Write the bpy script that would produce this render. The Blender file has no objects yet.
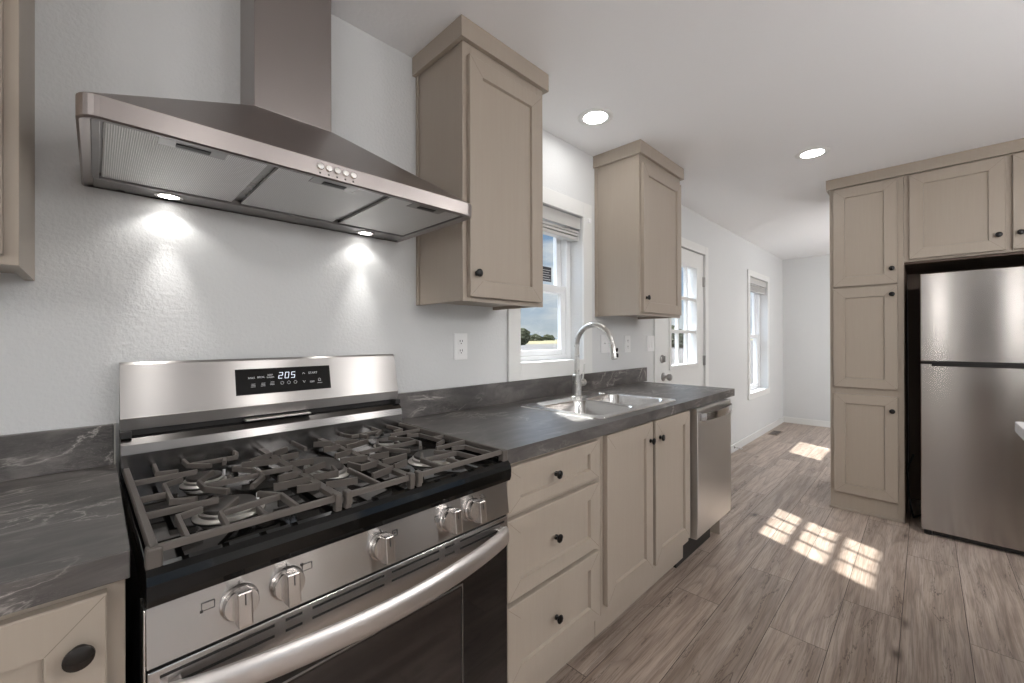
import bpy, bmesh, math, random
from mathutils import Vector, Matrix
random.seed(7)
C = bpy.context.scene.collection
SC = bpy.context.scene
R = math.radians

# ------------------------------------------------------------------ camera
F, YAW, PITCH, ROLL, CX, CY = 414.4069, .7823, .0018, -.0025, 513.3027, 337.8022
fw0 = Vector((math.cos(YAW), math.sin(YAW), 0)); rt0 = Vector((math.sin(YAW), -math.cos(YAW), 0)); up0 = Vector((0, 0, 1))
f2 = fw0 * math.cos(PITCH) + up0 * math.sin(PITCH); u2 = up0 * math.cos(PITCH) - fw0 * math.sin(PITCH)
r3 = rt0 * math.cos(ROLL) + u2 * math.sin(ROLL); u3 = u2 * math.cos(ROLL) - rt0 * math.sin(ROLL)
cam = bpy.data.cameras.new('camera'); co = bpy.data.objects.new('camera', cam); C.objects.link(co)
co.matrix_world = Matrix(((r3.x, u3.x, -f2.x, -.0328), (r3.y, u3.y, -f2.y, -1.4764), (r3.z, u3.z, -f2.z, 1.2298), (0, 0, 0, 1)))
cam.sensor_width = 36; cam.lens = F / 1024 * 36
cam.shift_x = -(CX - 512) / 1024; cam.shift_y = -(341.5 - CY) / 1024
cam.clip_start = .02; cam.clip_end = 6000
SC.camera = co

# ------------------------------------------------------------------ light and exposure
SC.view_settings.view_transform = 'Standard'; SC.view_settings.look = 'None'
SC.view_settings.gamma = 1; SC.view_settings.use_curve_mapping = False
SC.view_settings.exposure = -0.15
SUN_STRENGTH = 15.0
SKY_STRENGTH = .95
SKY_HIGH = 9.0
CAN_STRENGTH = 60.0
FILL_CAN = 230.0
FILL_GLOBE_STRENGTH = 41.0
HOOD_WATT = 1.2
HOOD_BEAM = 8.0

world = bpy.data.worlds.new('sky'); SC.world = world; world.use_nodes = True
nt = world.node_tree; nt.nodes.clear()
def wn(t, **k):
    n = nt.nodes.new(t)
    for a, b in k.items(): setattr(n, a, b)
    return n
tc = wn('ShaderNodeTexCoord'); sx = wn('ShaderNodeSeparateXYZ'); nt.links.new(tc.outputs['Generated'], sx.inputs[0])
rampz = wn('ShaderNodeValToRGB'); nt.links.new(sx.outputs['Z'], rampz.inputs[0])
e = rampz.color_ramp.elements
e[0].position = 0.0; e[0].color = (.66, .72, .76, 1); e[1].position = .45; e[1].color = (.16, .28, .52, 1)
k = e.new(.10); k.color = (.34, .50, .70, 1)
mp = wn('ShaderNodeMapping'); mp.inputs['Scale'].default_value = (1, 1, 4.5); nt.links.new(tc.outputs['Generated'], mp.inputs[0])
cn = wn('ShaderNodeTexNoise'); cn.inputs['Scale'].default_value = 4.2; cn.inputs['Detail'].default_value = 9; cn.inputs['Roughness'].default_value = .6
nt.links.new(mp.outputs[0], cn.inputs['Vector'])
cr = wn('ShaderNodeValToRGB'); nt.links.new(cn.outputs[0], cr.inputs[0])
cr.color_ramp.elements[0].position = .38; cr.color_ramp.elements[1].position = .60
mx = wn('ShaderNodeMix', data_type='RGBA'); nt.links.new(cr.outputs[0], mx.inputs[0]); nt.links.new(rampz.outputs[0], mx.inputs[6]); mx.inputs[7].default_value = (.82, .85, .88, 1)
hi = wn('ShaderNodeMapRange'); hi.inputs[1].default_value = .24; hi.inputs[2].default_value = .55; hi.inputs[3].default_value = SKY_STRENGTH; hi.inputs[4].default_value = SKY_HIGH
nt.links.new(sx.outputs['Z'], hi.inputs[0])      # whole sky boosted high up, out of view, added to brighten the window reveals
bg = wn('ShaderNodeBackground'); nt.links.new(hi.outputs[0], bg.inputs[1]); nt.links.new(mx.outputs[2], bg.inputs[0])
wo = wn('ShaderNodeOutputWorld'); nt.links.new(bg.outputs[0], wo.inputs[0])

sun = bpy.data.lights.new('sun', 'SUN'); so = bpy.data.objects.new('sun', sun); C.objects.link(so)
sun.energy = SUN_STRENGTH; sun.angle = R(1.1); sun.color = (1, .975, .94)
so.location = (0, 10, 10); so.rotation_euler = Vector((-.36, -.72, -1)).to_track_quat('-Z', 'Y').to_euler()

# ------------------------------------------------------------------ materials
def srgb(r, g, b):
    f = lambda c: (c / 255 / 12.92) if c / 255 <= .04045 else ((c / 255 + .055) / 1.055) ** 2.4
    return (f(r), f(g), f(b), 1)
class NT:
    def __init__(s, name):
        s.m = bpy.data.materials.new(name); s.m.use_nodes = True; s.t = s.m.node_tree
        s.p = s.t.nodes['Principled BSDF']; s.out = s.t.nodes['Material Output']
    def n(s, t, ins=None, **k):
        x = s.t.nodes.new(t)
        for a, b in k.items(): setattr(x, a, b)
        for a, b in (ins or {}).items():
            if isinstance(b, bpy.types.NodeSocket): s.t.links.new(b, x.inputs[a])
            else: x.inputs[a].default_value = b
        return x
    def l(s, a, b): s.t.links.new(a, b)
    def set(s, **k):
        for a, b in k.items():
            a = a.replace('_', ' ')
            if isinstance(b, bpy.types.NodeSocket): s.l(b, s.p.inputs[a])
            else: s.p.inputs[a].default_value = b
    def coord(s, scale=(1, 1, 1), kind='Object', rot=(0, 0, 0)):
        t = s.n('ShaderNodeTexCoord'); m = s.n('ShaderNodeMapping', {'Scale': scale, 'Rotation': rot}); s.l(t.outputs[kind], m.inputs[0]); return m.outputs[0]
    def noise(s, vec, scale, detail=4, rough=.5, dist=0, w=None):
        x = s.n('ShaderNodeTexNoise', {'Vector': vec, 'Scale': scale, 'Detail': detail, 'Roughness': rough, 'Distortion': dist})
        if w is not None: x.noise_dimensions = '4D'; s.l(w, x.inputs['W'])
        return x.outputs[0]
    def ramp(s, fac, stops):
        x = s.n('ShaderNodeValToRGB', {0: fac}); e = x.color_ramp.elements
        e[0].position, e[0].color = stops[0]; e[1].position, e[1].color = stops[-1]
        for p_, c_ in stops[1:-1]: q = e.new(p_); q.color = c_
        return x.outputs[0]
    def mix(s, fac, a, b, mode='MIX'):
        x = s.n('ShaderNodeMix', data_type='RGBA', blend_type=mode)
        for i, v in ((0, fac), (6, a), (7, b)):
            if isinstance(v, bpy.types.NodeSocket): s.l(v, x.inputs[i])
            else: x.inputs[i].default_value = v
        return x.outputs[2]
    def math(s, op, a, b=0):
        x = s.n('ShaderNodeMath', operation=op)
        for i, v in ((0, a), (1, b)):
            if isinstance(v, bpy.types.NodeSocket): s.l(v, x.inputs[i])
            else: x.inputs[i].default_value = v
        return x.outputs[0]
    def bump(s, h, strength=.1, dist=.01):
        b = s.n('ShaderNodeBump', {'Height': h, 'Strength': strength, 'Distance': dist}); s.l(b.outputs[0], s.p.inputs['Normal'])
W = (1, 1, 1, 1); K = (0, 0, 0, 1)
M = {}
def simple(name, col, rough=.5, metal=0, spec=.5, **k):
    a = NT(name); a.set(Base_Color=col, Roughness=rough, Metallic=metal, Specular_IOR_Level=spec)
    for x, y in k.items(): a.p.inputs[x.replace('_', ' ')].default_value = y
    n = a.noise(a.coord(), 60, 3); a.l(a.math('ADD', a.math('MULTIPLY', n, .06), rough - .03), a.p.inputs['Roughness'])
    M[name] = a.m; return a

a = NT('wall_paint'); a.set(Base_Color=srgb(220, 221, 221), Roughness=.55, Specular_IOR_Level=.3)
a.bump(a.noise(a.coord(), 95, 3, .55), .32, .006); M['wall'] = a.m
a = NT('ceiling_paint'); a.set(Base_Color=srgb(242, 242, 243), Roughness=.8, Specular_IOR_Level=.2)
a.bump(a.noise(a.coord(), 70, 3, .5), .15, .004); M['ceiling'] = a.m
simple('white_trim', srgb(232, 232, 230), .35)
simple('white_vinyl', srgb(238, 239, 240), .3)
simple('white_plastic', srgb(240, 240, 240), .3)
simple('grey_slot', srgb(60, 58, 56), .5)
simple('blind_vinyl', srgb(192, 191, 188), .4)

def paint(name, c1, c2):
    a = NT(name)
    g = a.noise(a.coord((26, 26, 1.2)), 3.5, 5, .6); h = a.noise(a.coord((2, 2, .7)), 1.5, 2)
    f = a.math('ADD', a.math('MULTIPLY', g, .5), a.math('MULTIPLY', h, .5))
    a.set(Base_Color=a.ramp(f, [(.3, c1), (.7, c2)]), Roughness=.42, Specular_IOR_Level=.4)
    a.bump(g, .05, .003); M[name] = a.m
paint('greige_paint', srgb(166, 154, 141), srgb(171, 160, 147))
simple('joint_line', srgb(128, 118, 107), .6)
paint('greige_raw', srgb(168, 152, 134), srgb(180, 164, 146))

# slate laminate
a = NT('slate_laminate')
co_ = a.coord((1, 1, 1), rot=(0, 0, R(28)))
n1 = a.noise(a.coord((1.0, 2.6, 2.6), rot=(0, 0, R(28))), 5, 8, .65, .6)
base = a.ramp(n1, [(.30, srgb(48, 45, 44)), (.5, srgb(82, 78, 76)), (.72, srgb(116, 111, 108))])
n2 = a.noise(a.coord((1.2, 3.2, 3), rot=(0, 0, R(-24))), 3.4, 6, .6, .9)
v1 = a.ramp(a.math('ABSOLUTE', a.math('SUBTRACT', n2, .5)), [(0, W), (.012, (.25, .25, .25, 1)), (.03, K)])
n3 = a.noise(a.coord((1, 1, 1)), 3.2, 3); gate = a.ramp(n3, [(.50, K), (.62, W)])
vv = a.math('MULTIPLY', v1, gate)
n4 = a.noise(a.coord((2, 9, 9), rot=(0, 0, R(30))), 9, 5, .7, 1.2)
v2 = a.math('MULTIPLY', a.ramp(a.math('ABSOLUTE', a.math('SUBTRACT', n4, .5)), [(0, (.5, .5, .5, 1)), (.02, K)]), .45)
tot = a.math('ADD', a.math('MULTIPLY', vv, .75), a.math('MULTIPLY', v2, gate))
a.set(Base_Color=a.mix(tot, base, srgb(188, 182, 176)), Roughness=a.math('ADD', a.math('MULTIPLY', n1, .12), .34), Specular_IOR_Level=.8)
a.bump(n1, .06, .003); M['slate'] = a.m
simple('light_laminate', srgb(206, 206, 208), .35)

# floor planks, running along x, 0.2 m wide
a = NT('oak_vinyl_plank')
vec = a.coord()
br = a.n('ShaderNodeTexBrick', {'Vector': vec, 'Color1': K, 'Color2': W, 'Mortar': (.5, .5, .5, 1), 'Scale': 1.0, 'Mortar Size': .0013, 'Mortar Smooth': .1, 'Bias': 0, 'Brick Width': 1.22, 'Row Height': .2})
br.offset = .37; br.offset_frequency = 2; br.squash = 1
bw = a.n('ShaderNodeRGBToBW', {0: br.outputs['Color']}).outputs[0]
w = a.math('MULTIPLY', bw, 37)
warp = a.n('ShaderNodeTexNoise', {'Vector': vec, 'Scale': 1.6, 'Detail': 2})
wv = a.n('ShaderNodeVectorMath', {0: warp.outputs['Color'], 1: (.0, .035, 0)}, operation='MULTIPLY').outputs[0]
vec2 = a.n('ShaderNodeVectorMath', {0: vec, 1: wv}, operation='ADD').outputs[0]
vs = a.n('ShaderNodeMapping', {'Vector': vec2, 'Scale': (.6, 15, 1)}).outputs[0]
g1 = a.noise(vs, 2.2, 9, .68, .25, w)
vs2 = a.n('ShaderNodeMapping', {'Vector': vec2, 'Scale': (3, 110, 1)}).outputs[0]
g2 = a.noise(vs2, 2.0, 4, .6, 0, w)
vs3 = a.n('ShaderNodeMapping', {'Vector': vec2, 'Scale': (.42, 4.6, 1)}).outputs[0]
blot = a.noise(vs3, 1.8, 5, .55, .5, w)
ring = a.math('FRACT', a.math('MULTIPLY', a.noise(vs3, 1.0, 2.5, .45, .3, w), 13))
ringl = a.ramp(ring, [(0, (.0, .0, .0, 1)), (.16, W), (.75, W), (1, (.3, .3, .3, 1))])
col = a.ramp(g1, [(.30, srgb(146, 128, 114)), (.45, srgb(178, 161, 148)), (.60, srgb(195, 180, 168)), (.78, srgb(209, 197, 186))])
col = a.mix(a.ramp(blot, [(.36, (.5, .5, .5, 1)), (.50, K)]), col, srgb(138, 121, 108))
col = a.mix(a.math('MULTIPLY', a.math('SUBTRACT', 1.0, ringl), .42), col, srgb(112, 96, 86))
col = a.mix(a.ramp(g2, [(.40, (.45, .45, .45, 1)), (.52, K)]), col, srgb(116, 100, 90))
crk = a.noise(a.n('ShaderNodeMapping', {'Vector': vec2, 'Scale': (1.1, 9, 1)}).outputs[0], 1.7, 6, .6, .6, w)
crl = a.math('MULTIPLY', a.ramp(a.math('ABSOLUTE', a.math('SUBTRACT', crk, .5)), [(0, W), (.012, K)]), a.ramp(blot, [(.42, W), (.52, K)]))
col = a.mix(a.math('MULTIPLY', crl, .8), col, srgb(74, 60, 52))
# knots
kv = a.n('ShaderNodeMapping', {'Vector': vec2, 'Scale': (1.35, 3.4, 1)}).outputs[0]
vo = a.n('ShaderNodeTexVoronoi', {'Vector': kv, 'Scale': 1.0, 'Randomness': 1.0})
kn = a.math('ADD', vo.outputs['Distance'], a.math('MULTIPLY', a.math('SUBTRACT', g1, .5), .16))
col = a.mix(a.ramp(kn, [(.022, (.85, .85, .85, 1)), (.045, (.4, .4, .4, 1)), (.09, K)]), col, srgb(66, 52, 44))
tone = a.ramp(bw, [(0, (.80, .79, .78, 1)), (1, (1.08, 1.07, 1.06, 1))])
col = a.mix(1.0, col, tone, 'MULTIPLY')
col = a.mix(br.outputs['Fac'], col, srgb(70, 58, 50))
a.set(Base_Color=col, Roughness=a.math('ADD', a.math('MULTIPLY', g2, .14), .30), Specular_IOR_Level=.45)
hh = a.math('SUBTRACT', a.math('MULTIPLY', g2, .25), br.outputs['Fac'])
a.bump(hh, .12, .002); M['floor'] = a.m

def steel(name, col, rough, aniso=.75, scale=(2, 2, 260), streak=.03, rot=.25, bstr=.0):
    a = NT(name)
    v = a.coord(scale); n = a.noise(v, 3, 3, .6)
    cl = a.mix(a.math('MULTIPLY', n, streak * 2), col, (col[0] * .7, col[1] * .7, col[2] * .7, 1))
    ge = a.n('ShaderNodeNewGeometry'); tg = a.n('ShaderNodeVectorMath', {0: ge.outputs['True Normal'], 1: (.02, .01, 1)}, operation='CROSS_PRODUCT')
    a.set(Base_Color=cl, Metallic=1.0, Roughness=a.math('ADD', a.math('MULTIPLY', n, .04), rough - .02), Anisotropic=aniso, Anisotropic_Rotation=rot, Tangent=tg.outputs[0])
    M[name] = a.m
SS = (.52, .50, .485, 1)
steel('stainless', SS, .20, .95)
steel('stainless_vertical', SS, .22, scale=(260, 260, 3))
steel('stainless_dark', (.31, .30, .295, 1), .28)
steel('stainless_hood', (.36, .325, .312, 1), .30, .5)
steel('sink_steel', (.66, .65, .64, 1), .22, .3)
steel('handle_steel', (.66, .63, .61, 1), .36, .4)
simple('knob_steel', (.60, .57, .545, 1), .24, 1)
steel('fridge_steel', (.43, .405, .385, 1), .18, .97)
steel('dw_steel', (.72, .715, .71, 1), .40, .7)
steel('lip_steel', (.20, .19, .185, 1), .22, .5)
simple('brushed_nickel', (.62, .61, .59, 1), .28, 1)
simple('satin_nickel', (.40, .39, .38, 1), .3, 1)
simple('chrome_edge', (.75, .73, .70, 1), .15, 1)
simple('aluminium', (.62, .60, .57, 1), .38, 1)
simple('black_enamel', srgb(10, 10, 10), .07, 0, .4)
simple('black_glass', srgb(16, 14, 14), .05, 0, .6)
simple('display_glass', srgb(18, 16, 15), .35, 0, .08)
steel('backguard_steel', (.42, .40, .385, 1), .30, .93)
simple('cast_iron', srgb(92, 86, 81), .42, 0, .45)
simple('burner_cap', srgb(52, 48, 45), .40, 0, .5)
simple('dark_gap', srgb(22, 19, 18), .6)
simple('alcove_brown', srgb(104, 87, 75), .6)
simple('black_knob', srgb(20, 18, 17), .28, .2, .5)
simple('bronze_knob', srgb(46, 42, 39), .26, .5, .5)
simple('dark_plastic', srgb(36, 34, 33), .5)
simple('fridge_side', srgb(58, 54, 51), .5)
simple('print_white', srgb(225, 225, 225), .5)
simple('print_dark', srgb(48, 45, 43), .5)
simple('sticker', srgb(64, 66, 72), .5)
simple('vent_tan', srgb(128, 110, 98), .5)
a = NT('hood_filter'); v = a.coord((1, 1, 1))
wv_ = a.n('ShaderNodeTexWave', {'Vector': v, 'Scale': 90.0, 'Distortion': .25, 'Detail': 1.0}, wave_type='BANDS', bands_direction='X')
a.set(Base_Color=a.ramp(wv_.outputs[1], [(.1, (.52, .515, .51, 1)), (.8, (.72, .71, .70, 1))]), Metallic=.8, Roughness=.45); a.bump(wv_.outputs[1], .35, .002); M['filter'] = a.m
# oven window: dark glass showing a hint of the cavity
a = NT('oven_window'); a.set(Base_Color=srgb(34, 29, 28), Roughness=.06, Specular_IOR_Level=.75); n = a.noise(a.coord((1, 1, 30)), 2, 2); a.l(a.ramp(n, [(.3, srgb(28, 24, 23)), (.7, srgb(44, 38, 36))]), a.p.inputs['Base Color']); M['oven_window'] = a.m
# emitters
def emit(name, col, st):
    a = NT(name); a.set(Base_Color=K); a.p.inputs['Emission Color'].default_value = col; a.p.inputs['Emission Strength'].default_value = st; M[name] = a.m
emit('can_lens', (1, .985, .965, 1), CAN_STRENGTH)
emit('can_lens_fill', (1, .985, .965, 1), FILL_CAN)
emit('globe', (1, .985, .97, 1), FILL_GLOBE_STRENGTH)
emit('hood_led', (1, .97, .93, 1), 14)
emit('clock_digits', (.85, .9, 1, 1), 1.2)
# window glass: clear pane that lets the sun through
a = NT('window_glass'); t_ = a.n('ShaderNodeBsdfTransparent', {0: (.96, .975, .97, 1)}); g_ = a.n('ShaderNodeBsdfGlossy', {'Color': W, 'Roughness': .02})
fr = a.n('ShaderNodeFresnel', {'IOR': 1.35}); ge = a.n('ShaderNodeNewGeometry'); m_ = a.n('ShaderNodeMixShader', {0: a.math('MULTIPLY', fr.outputs[0], a.math('SUBTRACT', 1.0, ge.outputs['Backfacing'])), 1: t_.outputs[0], 2: g_.outputs[0]}); a.l(m_.outputs[0], a.out.inputs[0]); M['glass'] = a.m
# outdoors
a = NT('desert_ground'); tcn = a.n('ShaderNodeTexCoord'); sp = a.n('ShaderNodeSeparateXYZ', {0: tcn.outputs['Object']})
d = a.math('ADD', sp.outputs['Y'], a.math('MULTIPLY', a.noise(a.coord((.03, .03, .03)), 1, 4), 40))
gc = a.ramp(a.math('DIVIDE', d, 500), [(.05, srgb(92, 87, 85)), (.21, srgb(86, 83, 82)), (.26, srgb(118, 108, 78)), (.55, srgb(108, 102, 76)), (.9, srgb(78, 79, 70))])
nn = a.ramp(a.noise(a.coord((.25, .12, .2)), 1, 6, .65), [(.48, K), (.62, W)])
a.set(Base_Color=a.mix(a.math('MULTIPLY', nn, .6), gc, srgb(62, 62, 52)), Roughness=.95, Specular_IOR_Level=.1); M['ground'] = a.m
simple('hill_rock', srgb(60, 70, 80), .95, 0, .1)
a = NT('juniper_leaf'); a.set(Base_Color=a.ramp(a.noise(a.coord(), 3, 5, .7), [(.35, srgb(44, 46, 34)), (.7, srgb(84, 84, 62))]), Roughness=.9, Specular_IOR_Level=.1); M['leaf'] = a.m
simple('bark', srgb(80, 68, 56), .9, 0, .1)

# ------------------------------------------------------------------ building helpers
MATW = {}
def mw(o): return MATW.get(o.name, Matrix.Identity(4)) if o else Matrix.Identity(4)
def setp(o, label=None, cat=None, group=None, kind=None):
    if label: o['label'] = label
    if cat: o['category'] = cat
    if group: o['group'] = group
    if kind: o['kind'] = kind
    return o
def thing(name, label, cat, loc=(0, 0, 0), rz=0, group=None):
    o = bpy.data.objects.new(name, None); C.objects.link(o); o.empty_display_size = .1
    o.location = loc; o.rotation_euler = (0, 0, rz)
    MATW[o.name] = Matrix.Translation(Vector(loc)) @ Matrix.Rotation(rz, 4, 'Z')
    return setp(o, label, cat, group)

class MB:
    """collects shapes (world coordinates unless local=True at build) for ONE mesh object"""
    def __init__(s): s.b = bmesh.new(); s.mats = []; s.cur = 0
    def _merge(s, t, smooth=False):
        for f in t.faces: f.smooth = smooth; f.material_index = s.cur
        if smooth:
            for e_ in t.edges:
                if len(e_.link_faces) == 2 and e_.calc_face_angle(0) > R(38): e_.smooth = False
        me = bpy.data.meshes.new('t'); t.to_mesh(me); t.free(); s.b.from_mesh(me); bpy.data.meshes.remove(me); return s
    def mat(s, m):
        if m not in s.mats: s.mats.append(m)
        s.cur = s.mats.index(m); return s
    def box(s, x0, x1, y0, y1, z0, z1, bev=0, seg=2, mtx=None):
        t = bmesh.new(); bmesh.ops.create_cube(t, size=1)
        sx_, sy_, sz_ = abs(x1 - x0), abs(y1 - y0), abs(z1 - z0)
        for v in t.verts: v.co = Vector(((x0 + x1) / 2 + v.co.x * sx_, (y0 + y1) / 2 + v.co.y * sy_, (z0 + z1) / 2 + v.co.z * sz_))
        if bev: bmesh.ops.bevel(t, geom=list(t.edges), offset=min(bev, .49 * min(sx_, sy_, sz_)), segments=seg, affect='EDGES', profile=.5)
        if mtx: bmesh.ops.transform(t, matrix=mtx, verts=t.verts)
        return s._merge(t)
    def prism(s, pts, axis, a0, a1, bev=0, smooth=False):
        """polygon pts (2-D in the two other axes, in order) extruded along axis between a0 and a1"""
        t = bmesh.new()
        def P(p, a):
            return {'x': (a, p[0], p[1]), 'y': (p[0], a, p[1]), 'z': (p[0], p[1], a)}[axis]
        A = [t.verts.new(P(p, a0)) for p in pts]; B = [t.verts.new(P(p, a1)) for p in pts]
        t.faces.new(A); t.faces.new(B[::-1])
        for i in range(len(pts)):
            j = (i + 1) % len(pts); t.faces.new((A[j], A[i], B[i], B[j]))
        bmesh.ops.recalc_face_normals(t, faces=t.faces)
        if bev: bmesh.ops.bevel(t, geom=list(t.edges), offset=bev, segments=2, affect='EDGES', profile=.5)
        return s._merge(t, smooth)
    def cyl(s, c, r, h, axis='z', seg=32, r2=None, bev=0):
        """from c along +axis by h"""
        t = bmesh.new(); bmesh.ops.create_cone(t, cap_ends=True, segments=seg, radius1=r, radius2=r if r2 is None else r2, depth=abs(h))
        if bev: bmesh.ops.bevel(t, geom=[e_ for e_ in t.edges if len(e_.link_faces) == 2 and any(len(f.verts) > 4 for f in e_.link_faces)], offset=bev, segments=2, affect='EDGES')
        for f in t.faces: f.smooth = len(f.verts) <= 4
        bmesh.ops.translate(t, vec=(0, 0, h / 2), verts=t.verts)
        if h < 0: pass
        rot = {'z': Matrix.Identity(4), 'x': Matrix.Rotation(R(90), 4, 'Y'), 'y': Matrix.Rotation(R(-90), 4, 'X')}[axis]
        bmesh.ops.transform(t, matrix=Matrix.Translation(Vector(c)) @ rot, verts=t.verts)
        for f in t.faces: f.material_index = s.cur
        for e_ in t.edges:
            if len(e_.link_faces) == 2 and e_.calc_face_angle(0) > R(38): e_.smooth = False
        me = bpy.data.meshes.new('t'); t.to_mesh(me); t.free(); s.b.from_mesh(me); bpy.data.meshes.remove(me); return s
    def lathe(s, prof, c, axis='z', seg=32, mtx=None):
        """prof: (radius, height) list turned about axis through c"""
        t = bmesh.new(); rings = []
        for r, h in prof:
            if r < 1e-6: rings.append([t.verts.new((0, 0, h))])
            else: rings.append([t.verts.new((r * math.cos(2 * math.pi * i / seg), r * math.sin(2 * math.pi * i / seg), h)) for i in range(seg)])
        for a_, b_ in zip(rings, rings[1:]):
            for i in range(seg):
                j = (i + 1) % seg
                if len(a_) == 1 and len(b_) == 1: continue
                if len(a_) == 1: t.faces.new((a_[0], b_[j], b_[i]))
                elif len(b_) == 1: t.faces.new((a_[i], a_[j], b_[0]))
                else: t.faces.new((a_[i], a_[j], b_[j], b_[i]))
        bmesh.ops.recalc_face_normals(t, faces=t.faces)
        rot = mtx or {'z': Matrix.Identity(4), '-z': Matrix.Rotation(R(180), 4, 'X'), 'x': Matrix.Rotation(R(90), 4, 'Y'), 'y': Matrix.Rotation(R(-90), 4, 'X'), '-y': Matrix.Rotation(R(90), 4, 'X'), '-x': Matrix.Rotation(R(-90), 4, 'Y')}[axis]
        bmesh.ops.transform(t, matrix=Matrix.Translation(Vector(c)) @ rot, verts=t.verts)
        return s._merge(t, True)
    def sweep(s, path, sect, up=(0, 0, 1), closed=False, smooth=False):
        """sweep a 2-D section (side, up) along a path with mitred joints"""
        t = bmesh.new(); n = len(path); P = [Vector(p) for p in path]; U = Vector(up); rings = []
        for i in range(n):
            if closed: d0 = (P[i] - P[i - 1]).normalized(); d1 = (P[(i + 1) % n] - P[i]).normalized()
            else:
                d0 = (P[i] - P[i - 1]).normalized() if i else (P[1] - P[0]).normalized()
                d1 = (P[i + 1] - P[i]).normalized() if i < n - 1 else d0
            tg = (d0 + d1).normalized(); side = tg.cross(U).normalized(); cosx = max(.35, tg.dot(d0))
            upv = side.cross(tg).normalized()
            rings.append([t.verts.new(P[i] + side * (a_ / cosx) + upv * b_) for a_, b_ in sect])
        m = len(sect); rg = list(zip(rings, rings[1:])) + ([(rings[-1], rings[0])] if closed else [])
        for a_, b_ in rg:
            for i in range(m):
                j = (i + 1) % m; t.faces.new((a_[i], a_[j], b_[j], b_[i]))
        if not closed: t.faces.new(rings[0][::-1]); t.faces.new(rings[-1])
        bmesh.ops.recalc_face_normals(t, faces=t.faces)
        return s._merge(t, smooth)
    def tube(s, path, r, seg=12, closed=False):
        t = bmesh.new(); P = [Vector(p) for p in path]; n = len(P); rr = r if isinstance(r, (list, tuple)) else [r] * n
        rings = []; ref = None
        for i in range(n):
            d_ = (P[min(i + 1, n - 1)] - P[max(i - 1, 0)]).normalized()
            if ref is None: ref = d_.orthogonal().normalized()
            ref = (ref - d_ * ref.dot(d_)).normalized(); b_ = d_.cross(ref)
            rings.append([t.verts.new(P[i] + (ref * math.cos(2 * math.pi * k_ / seg) + b_ * math.sin(2 * math.pi * k_ / seg)) * rr[i]) for k_ in range(seg)])
        for a_, b_ in zip(rings, rings[1:]):
            for i in range(seg):
                j = (i + 1) % seg; t.faces.new((a_[i], a_[j], b_[j], b_[i]))
        t.faces.new(rings[0][::-1]); t.faces.new(rings[-1])
        bmesh.ops.recalc_face_normals(t, faces=t.faces)
        return s._merge(t, True)
    def loft(s, loops, cap0=False, cap1=False, smooth=False):
        t = bmesh.new(); rings = [[t.verts.new(p) for p in lp] for lp in loops]; n = len(loops[0])
        for a_, b_ in zip(rings, rings[1:]):
            for i in range(n):
                j = (i + 1) % n; t.faces.new((a_[i], a_[j], b_[j], b_[i]))
        if cap0: t.faces.new(rings[0][::-1])
        if cap1: t.faces.new(rings[-1])
        bmesh.ops.recalc_face_normals(t, faces=t.faces)
        return s._merge(t, smooth)
    def plate(s, outer, holes, z):
        t = bmesh.new(); es = []
        for lp in [outer] + holes:
            vs_ = [t.verts.new((p[0], p[1], z)) for p in lp]
            for i in range(len(vs_)): es.append(t.edges.new((vs_[i], vs_[(i + 1) % len(vs_)])))
        bmesh.ops.triangle_fill(t, use_beauty=True, edges=es, normal=(0, 0, 1))
        return s._merge(t)
    def shaker(s, x0, x1, z0, z1, yf, th=.02, st=.058, rec=.0105, rail=None):
        """five-piece panel, front face at y=yf looking to -y"""
        rail = rail or st; t = bmesh.new(); bv = .002
        def lp(ix, iz, y): return [t.verts.new(p) for p in ((x0 + ix, y, z0 + iz), (x1 - ix, y, z0 + iz), (x1 - ix, y, z1 - iz), (x0 + ix, y, z1 - iz))]
        L = [lp(0, 0, yf + th), lp(0, 0, yf + bv), lp(bv, bv, yf), lp(st - .001, rail - .001, yf), lp(st + .0015, rail + .0015, yf + rec), ]
        t.faces.new(L[0])
        for a_, b_ in zip(L, L[1:]):
            for i in range(4):
                j = (i + 1) % 4; t.faces.new((a_[i], a_[j], b_[j], b_[i]))
        t.faces.new(L[-1])
        bmesh.ops.recalc_face_normals(t, faces=t.faces)
        s.mat('greige_paint'); s._merge(t)
        s.mat('joint_line'); hw = .0005
        for cx_, cz_, dx_, dz_ in ((x0, z0, 1, 1), (x1, z0, -1, 1), (x1, z1, -1, -1), (x0, z1, 1, -1)):
            L = math.hypot(st, rail); m4 = Matrix.Translation((cx_ + dx_ * st / 2, yf + .0004, cz_ + dz_ * rail / 2)) @ Matrix.Rotation(-math.atan2(dz_ * rail, dx_ * st), 4, 'Y')
            s.box(-L / 2 + .004, L / 2 - .002, -.0006, .0004, -hw, hw, mtx=m4)
        return s
    def build(s, name, mat=None, parent=None, label=None, local=False, kind=None):
        me = bpy.data.meshes.new(name); 
        if parent and not local: s.b.transform(mw(parent).inverted())
        s.b.to_mesh(me); s.b.free()
        o = bpy.data.objects.new(name, me); C.objects.link(o)
        if s.mats:
            for m in s.mats: me.materials.append(M[m])
        else: me.materials.append(M[mat])
        if parent: o.parent = parent; MATW[o.name] = mw(parent)
        if label: o['label'] = label
        if kind: o['kind'] = kind
        return o
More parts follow.
